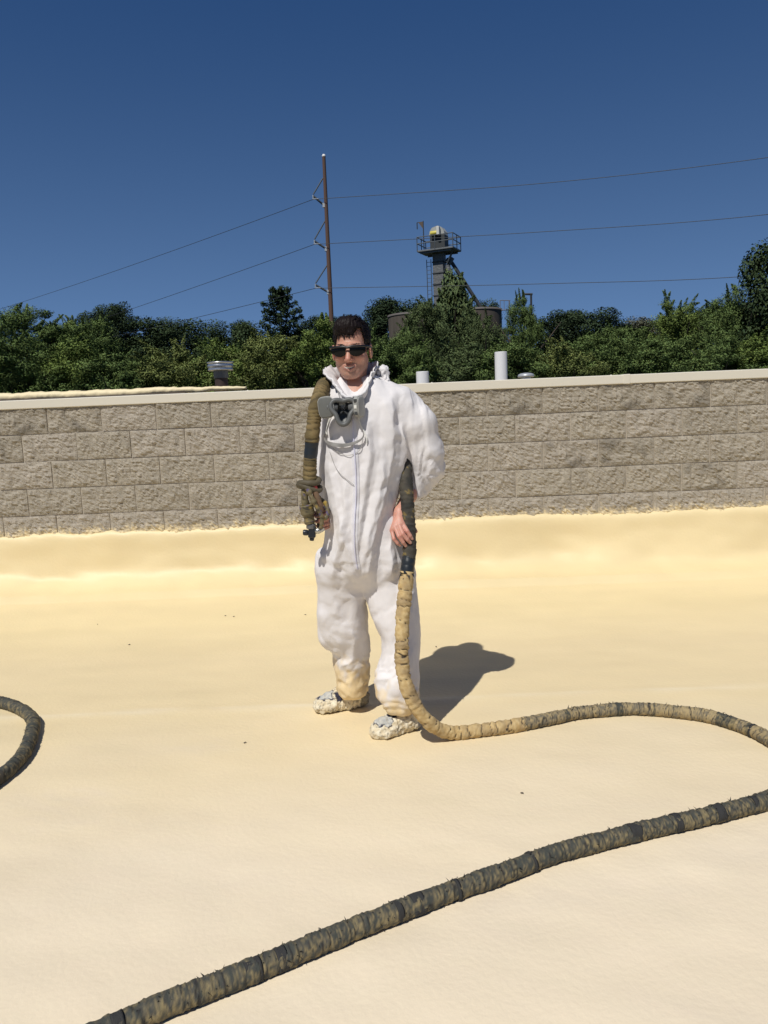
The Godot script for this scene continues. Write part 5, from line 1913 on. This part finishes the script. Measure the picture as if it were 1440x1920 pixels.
func build_respirator() -> void:
	var o := Vector3(-0.146, 1.388, -3.10)
	var zf := on_cloth(-0.146, 1.36).z
	o.z = zf + 0.036
	var rs := thing("respirator", "grey half mask respirator hanging upside down on his chest", "respirator", o)
	var grey := mat(lin(0.105, 0.108, 0.108), 0.5)
	var dark := mat(lin(0.045, 0.047, 0.048), 0.6)
	var pale := mat(lin(0.30, 0.30, 0.285), 0.5)
	var white := mat(lin(0.72, 0.71, 0.67), 0.5)
	# outline of the face opening: a rounded triangle, point down
	var outline := func(k: int, sc: float, z: float) -> Vector3:
		var a := TAU * k / 48.0
		var rad := 0.046 + 0.0105 * cos(3.0 * (a + PI / 2.0))
		return Vector3(rad * cos(a) * 1.02, rad * sin(a) * 1.10 - 0.006, z) * Vector3(sc, sc, 1.0)
	var rim := PackedVector3Array()
	for k in 49:
		var p: Vector3 = outline.call(k % 48, 0.92, 0.020)
		p.z += 0.010 * sin(TAU * k / 48.0) * -1.0
		rim.append(p)
	var g := Geo.new()
	g.tube(rim, [0.0098], 12, false)
	# bowl behind the rim
	var levels := [[0.95, 0.020], [1.02, 0.010], [0.95, -0.002], [0.75, -0.014], [0.45, -0.022], [0.02, -0.024]]
	for l in levels:
		for k in 48:
			var p: Vector3 = outline.call(k, l[0], l[1])
			g.vert(p)
	var b0 := g.v.size() - levels.size() * 48
	for i in levels.size() - 1:
		for k in 48:
			var k2 := (k + 1) % 48
			var a := b0 + i * 48 + k
			var b := b0 + i * 48 + k2
			g.tri(a, a + 48, b)
			g.tri(b, a + 48, b + 48)
	part("facepiece", g.commit(), grey, rs)
	var v := Geo.new()
	v.lathe(Transform3D(Basis(Vector3(1, 0, 0), PI / 2), Vector3(-0.004, 0.016, -0.012)), PackedVector2Array([Vector2(0.013, 0), Vector2(0.014, 0.006), Vector2(0.010, 0.008), Vector2(0.009, 0.003), Vector2(0.0001, 0.003)]), 20)
	part("inner_valve", v.commit(), pale, rs)
	var sp := Geo.new()
	for k in 4:
		var a := PI / 4 + PI / 2 * k
		sp.box(Transform3D(Basis(Vector3(0, 0, 1), a), Vector3(cos(a) * 0.014, sin(a) * 0.014 - 0.006, -0.006)), Vector3(0.026, 0.008, 0.006), Color.WHITE, 0.002)
	part("valve_spider", sp.commit(true), dark, rs)
	# filter cartridges: rounded boxes
	for k in 2:
		var t: Transform3D = [Transform3D(Basis(Vector3.UP, deg_to_rad(-14)) * Basis(Vector3(0, 0, 1), deg_to_rad(6)), Vector3(-0.066, 0.008, 0.004)), Transform3D(Basis(Vector3.UP, deg_to_rad(66)) * Basis(Vector3(0, 0, 1), deg_to_rad(4)), Vector3(0.064, 0.006, 0.012))][k]
		var c := Geo.new()
		var prof := [[0.90, 0.013], [1.0, 0.009], [1.0, -0.009], [0.9, -0.013]]
		for q in prof:
			for j in 40:
				var a := TAU * j / 40.0
				var x := signf(cos(a)) * pow(absf(cos(a)), 0.58) * 0.031
				var y := signf(sin(a)) * pow(absf(sin(a)), 0.58) * 0.041
				c.vert(t * Vector3(x * q[0], y * q[0], q[1]))
		for i in 3:
			for j in 40:
				var j2 := (j + 1) % 40
				var a := i * 40 + j
				var b := i * 40 + j2
				c.tri(a, b, a + 40)
				c.tri(b, b + 40, a + 40)
		for cap in 2:
			var m0 := c.vert(t * Vector3(0, 0, [0.013, -0.013][cap]))
			for j in 40:
				var j2 := (j + 1) % 40
				if cap == 0:
					c.tri(m0, j2, j)
				else:
					c.tri(m0, 120 + j, 120 + j2)
		var ct := part("cartridge", c.commit(), mat([lin(0.125, 0.127, 0.118), lin(0.33, 0.33, 0.31)][k], 0.5), rs)
		var rg := Geo.new()
		var loop := PackedVector3Array()
		for j in 41:
			var a := TAU * j / 40.0
			loop.append(t * Vector3(signf(cos(a)) * pow(absf(cos(a)), 0.58) * 0.031, signf(sin(a)) * pow(absf(sin(a)), 0.58) * 0.041, 0.006))
		rg.tube(loop, [0.003], 6, false)
		part("rim", rg.commit(), pale, ct)
		for q in 3:
			var sg := Geo.new()
			if k == 0:
				sg.box(t * Transform3D(Basis(), Vector3(-0.0315, 0.022 - q * 0.020, 0.0)), Vector3(0.004, 0.013, 0.013), Color.WHITE, 0.001)
			else:
				sg.box(t * Transform3D(Basis(), Vector3(-0.0315, 0.026 - q * 0.025, 0.0)), Vector3(0.004, 0.013, 0.014), Color.WHITE, 0.001)
			part("slot", sg.commit(true), (white if q == 1 else dark) if k == 1 else (white if q == 1 else pale), ct)
		var nk := Geo.new()
		nk.tube(PackedVector3Array([t * Vector3(0, 0, 0), Vector3([-0.025, 0.028][k], 0.004, -0.004)]), [0.017, 0.019], 16)
		part("mount", nk.commit(), grey, rs)
	# straps: two cords down to the head harness band, which hangs as an upturned arc
	var band := PackedVector3Array()
	for e in [[-0.214, 1.287], [-0.218, 1.272], [-0.210, 1.257], [-0.190, 1.246], [-0.165, 1.2405], [-0.140, 1.2395], [-0.115, 1.244], [-0.092, 1.252], [-0.075, 1.264], [-0.069, 1.278], [-0.071, 1.287]]:
		band.append(on_cloth(e[0], e[1], 0.016) - o)
	var bp := smooth_path(Array(band), 0.004)
	var bg := Geo.new()
	for i in bp.size():
		var t := (bp[mini(i + 1, bp.size() - 1)] - bp[maxi(i - 1, 0)]).normalized()
		var u := t.cross(Vector3(0, 0, 1)).normalized()
		u = (u + Vector3(0, 0, 0.5)).normalized()
		var w := 0.0075 * sin(PI * clampf((i + 2.0) / (bp.size() + 3.0), 0.0, 1.0)) + 0.001
		bg.vert(bp[i] - u * w + Vector3(0, 0, 0.001))
		bg.vert(bp[i] + u * w + Vector3(0, 0, 0.001))
		bg.vert(bp[i] + u * w - Vector3(0, 0, 0.001))
		bg.vert(bp[i] - u * w - Vector3(0, 0, 0.001))
		if i > 0:
			var b := i * 4
			for q in 4:
				var q2 := (q + 1) % 4
				bg.tri(b - 4 + q, b - 4 + q2, b + q)
				bg.tri(b - 4 + q2, b + q2, b + q)
	part("harness_band", bg.commit(), mat(lin(0.165, 0.155, 0.145), 0.55), rs)
	var cords := [[[-0.195, 1.370], [-0.208, 1.335], [-0.216, 1.300], [-0.214, 1.285]], [[-0.085, 1.352], [-0.078, 1.320], [-0.066, 1.290], [-0.058, 1.262], [-0.060, 1.245]], [[-0.190, 1.230], [-0.165, 1.208], [-0.130, 1.200], [-0.105, 1.206], [-0.085, 1.222], [-0.072, 1.262]], [[-0.198, 1.215], [-0.188, 1.160], [-0.165, 1.125], [-0.135, 1.098], [-0.116, 1.080]]]
	for k in cords.size():
		var cp := []
		for e in cords[k]:
			cp.append(on_cloth(e[0], e[1], 0.007) - o)
		var cg := Geo.new()
		cg.tube(smooth_path(cp, 0.006), [0.0028 if k < 2 else 0.0012], 6)
		part("cord", cg.commit(), white if k < 2 else mat(lin(0.35, 0.34, 0.33), 0.6), rs)

# ------------------------------------------------------------------
func _ready() -> void:
	var cam := Camera3D.new()
	cam.name = "camera"
	cam.position = Vector3(0, 1.38, 0)
	cam.basis = Basis(Vector3.RIGHT, -0.1322) * Basis(Vector3.BACK, -0.0415)
	cam.fov = 67.0
	cam.near = 0.05
	cam.far = 9000.0
	add_child(cam)
	cam.current = true
	var env := Environment.new()
	env.background_mode = Environment.BG_SKY
	env.tonemap_mode = Environment.TONE_MAPPER_LINEAR
	env.tonemap_exposure = 1.0
	env.sdfgi_enabled = true
	env.ssao_enabled = true
	env.ssil_enabled = true
	var sky := Sky.new()
	var sm := ProceduralSkyMaterial.new()
	sm.sky_top_color = lin(0.0098, 0.0455, 0.150)
	sm.sky_horizon_color = lin(0.163, 0.300, 0.552)
	sm.sky_curve = 0.15
	sm.ground_bottom_color = lin(0.05, 0.06, 0.04)
	sm.ground_horizon_color = lin(0.12, 0.16, 0.18)
	sm.sun_angle_max = 20.0
	sky.sky_material = sm
	env.sky = sky
	var we := WorldEnvironment.new()
	we.name = "world_environment"
	we.environment = env
	add_child(we)
	var sun := DirectionalLight3D.new()
	sun.name = "sun"
	sun.light_energy = 1.3
	sun.light_color = Color(1.0, 0.985, 0.95)
	sun.light_angular_distance = 0.53
	sun.shadow_enabled = true
	add_child(sun)
	sun.look_at_from_position(Vector3.ZERO, Vector3(0.59, -1.786, -1.05), Vector3.UP)
	build_roof()
	build_wall()
	build_trees()
	build_far()
	build_vents()
	build_person()
	build_hose()
	build_gun()
	build_respirator()
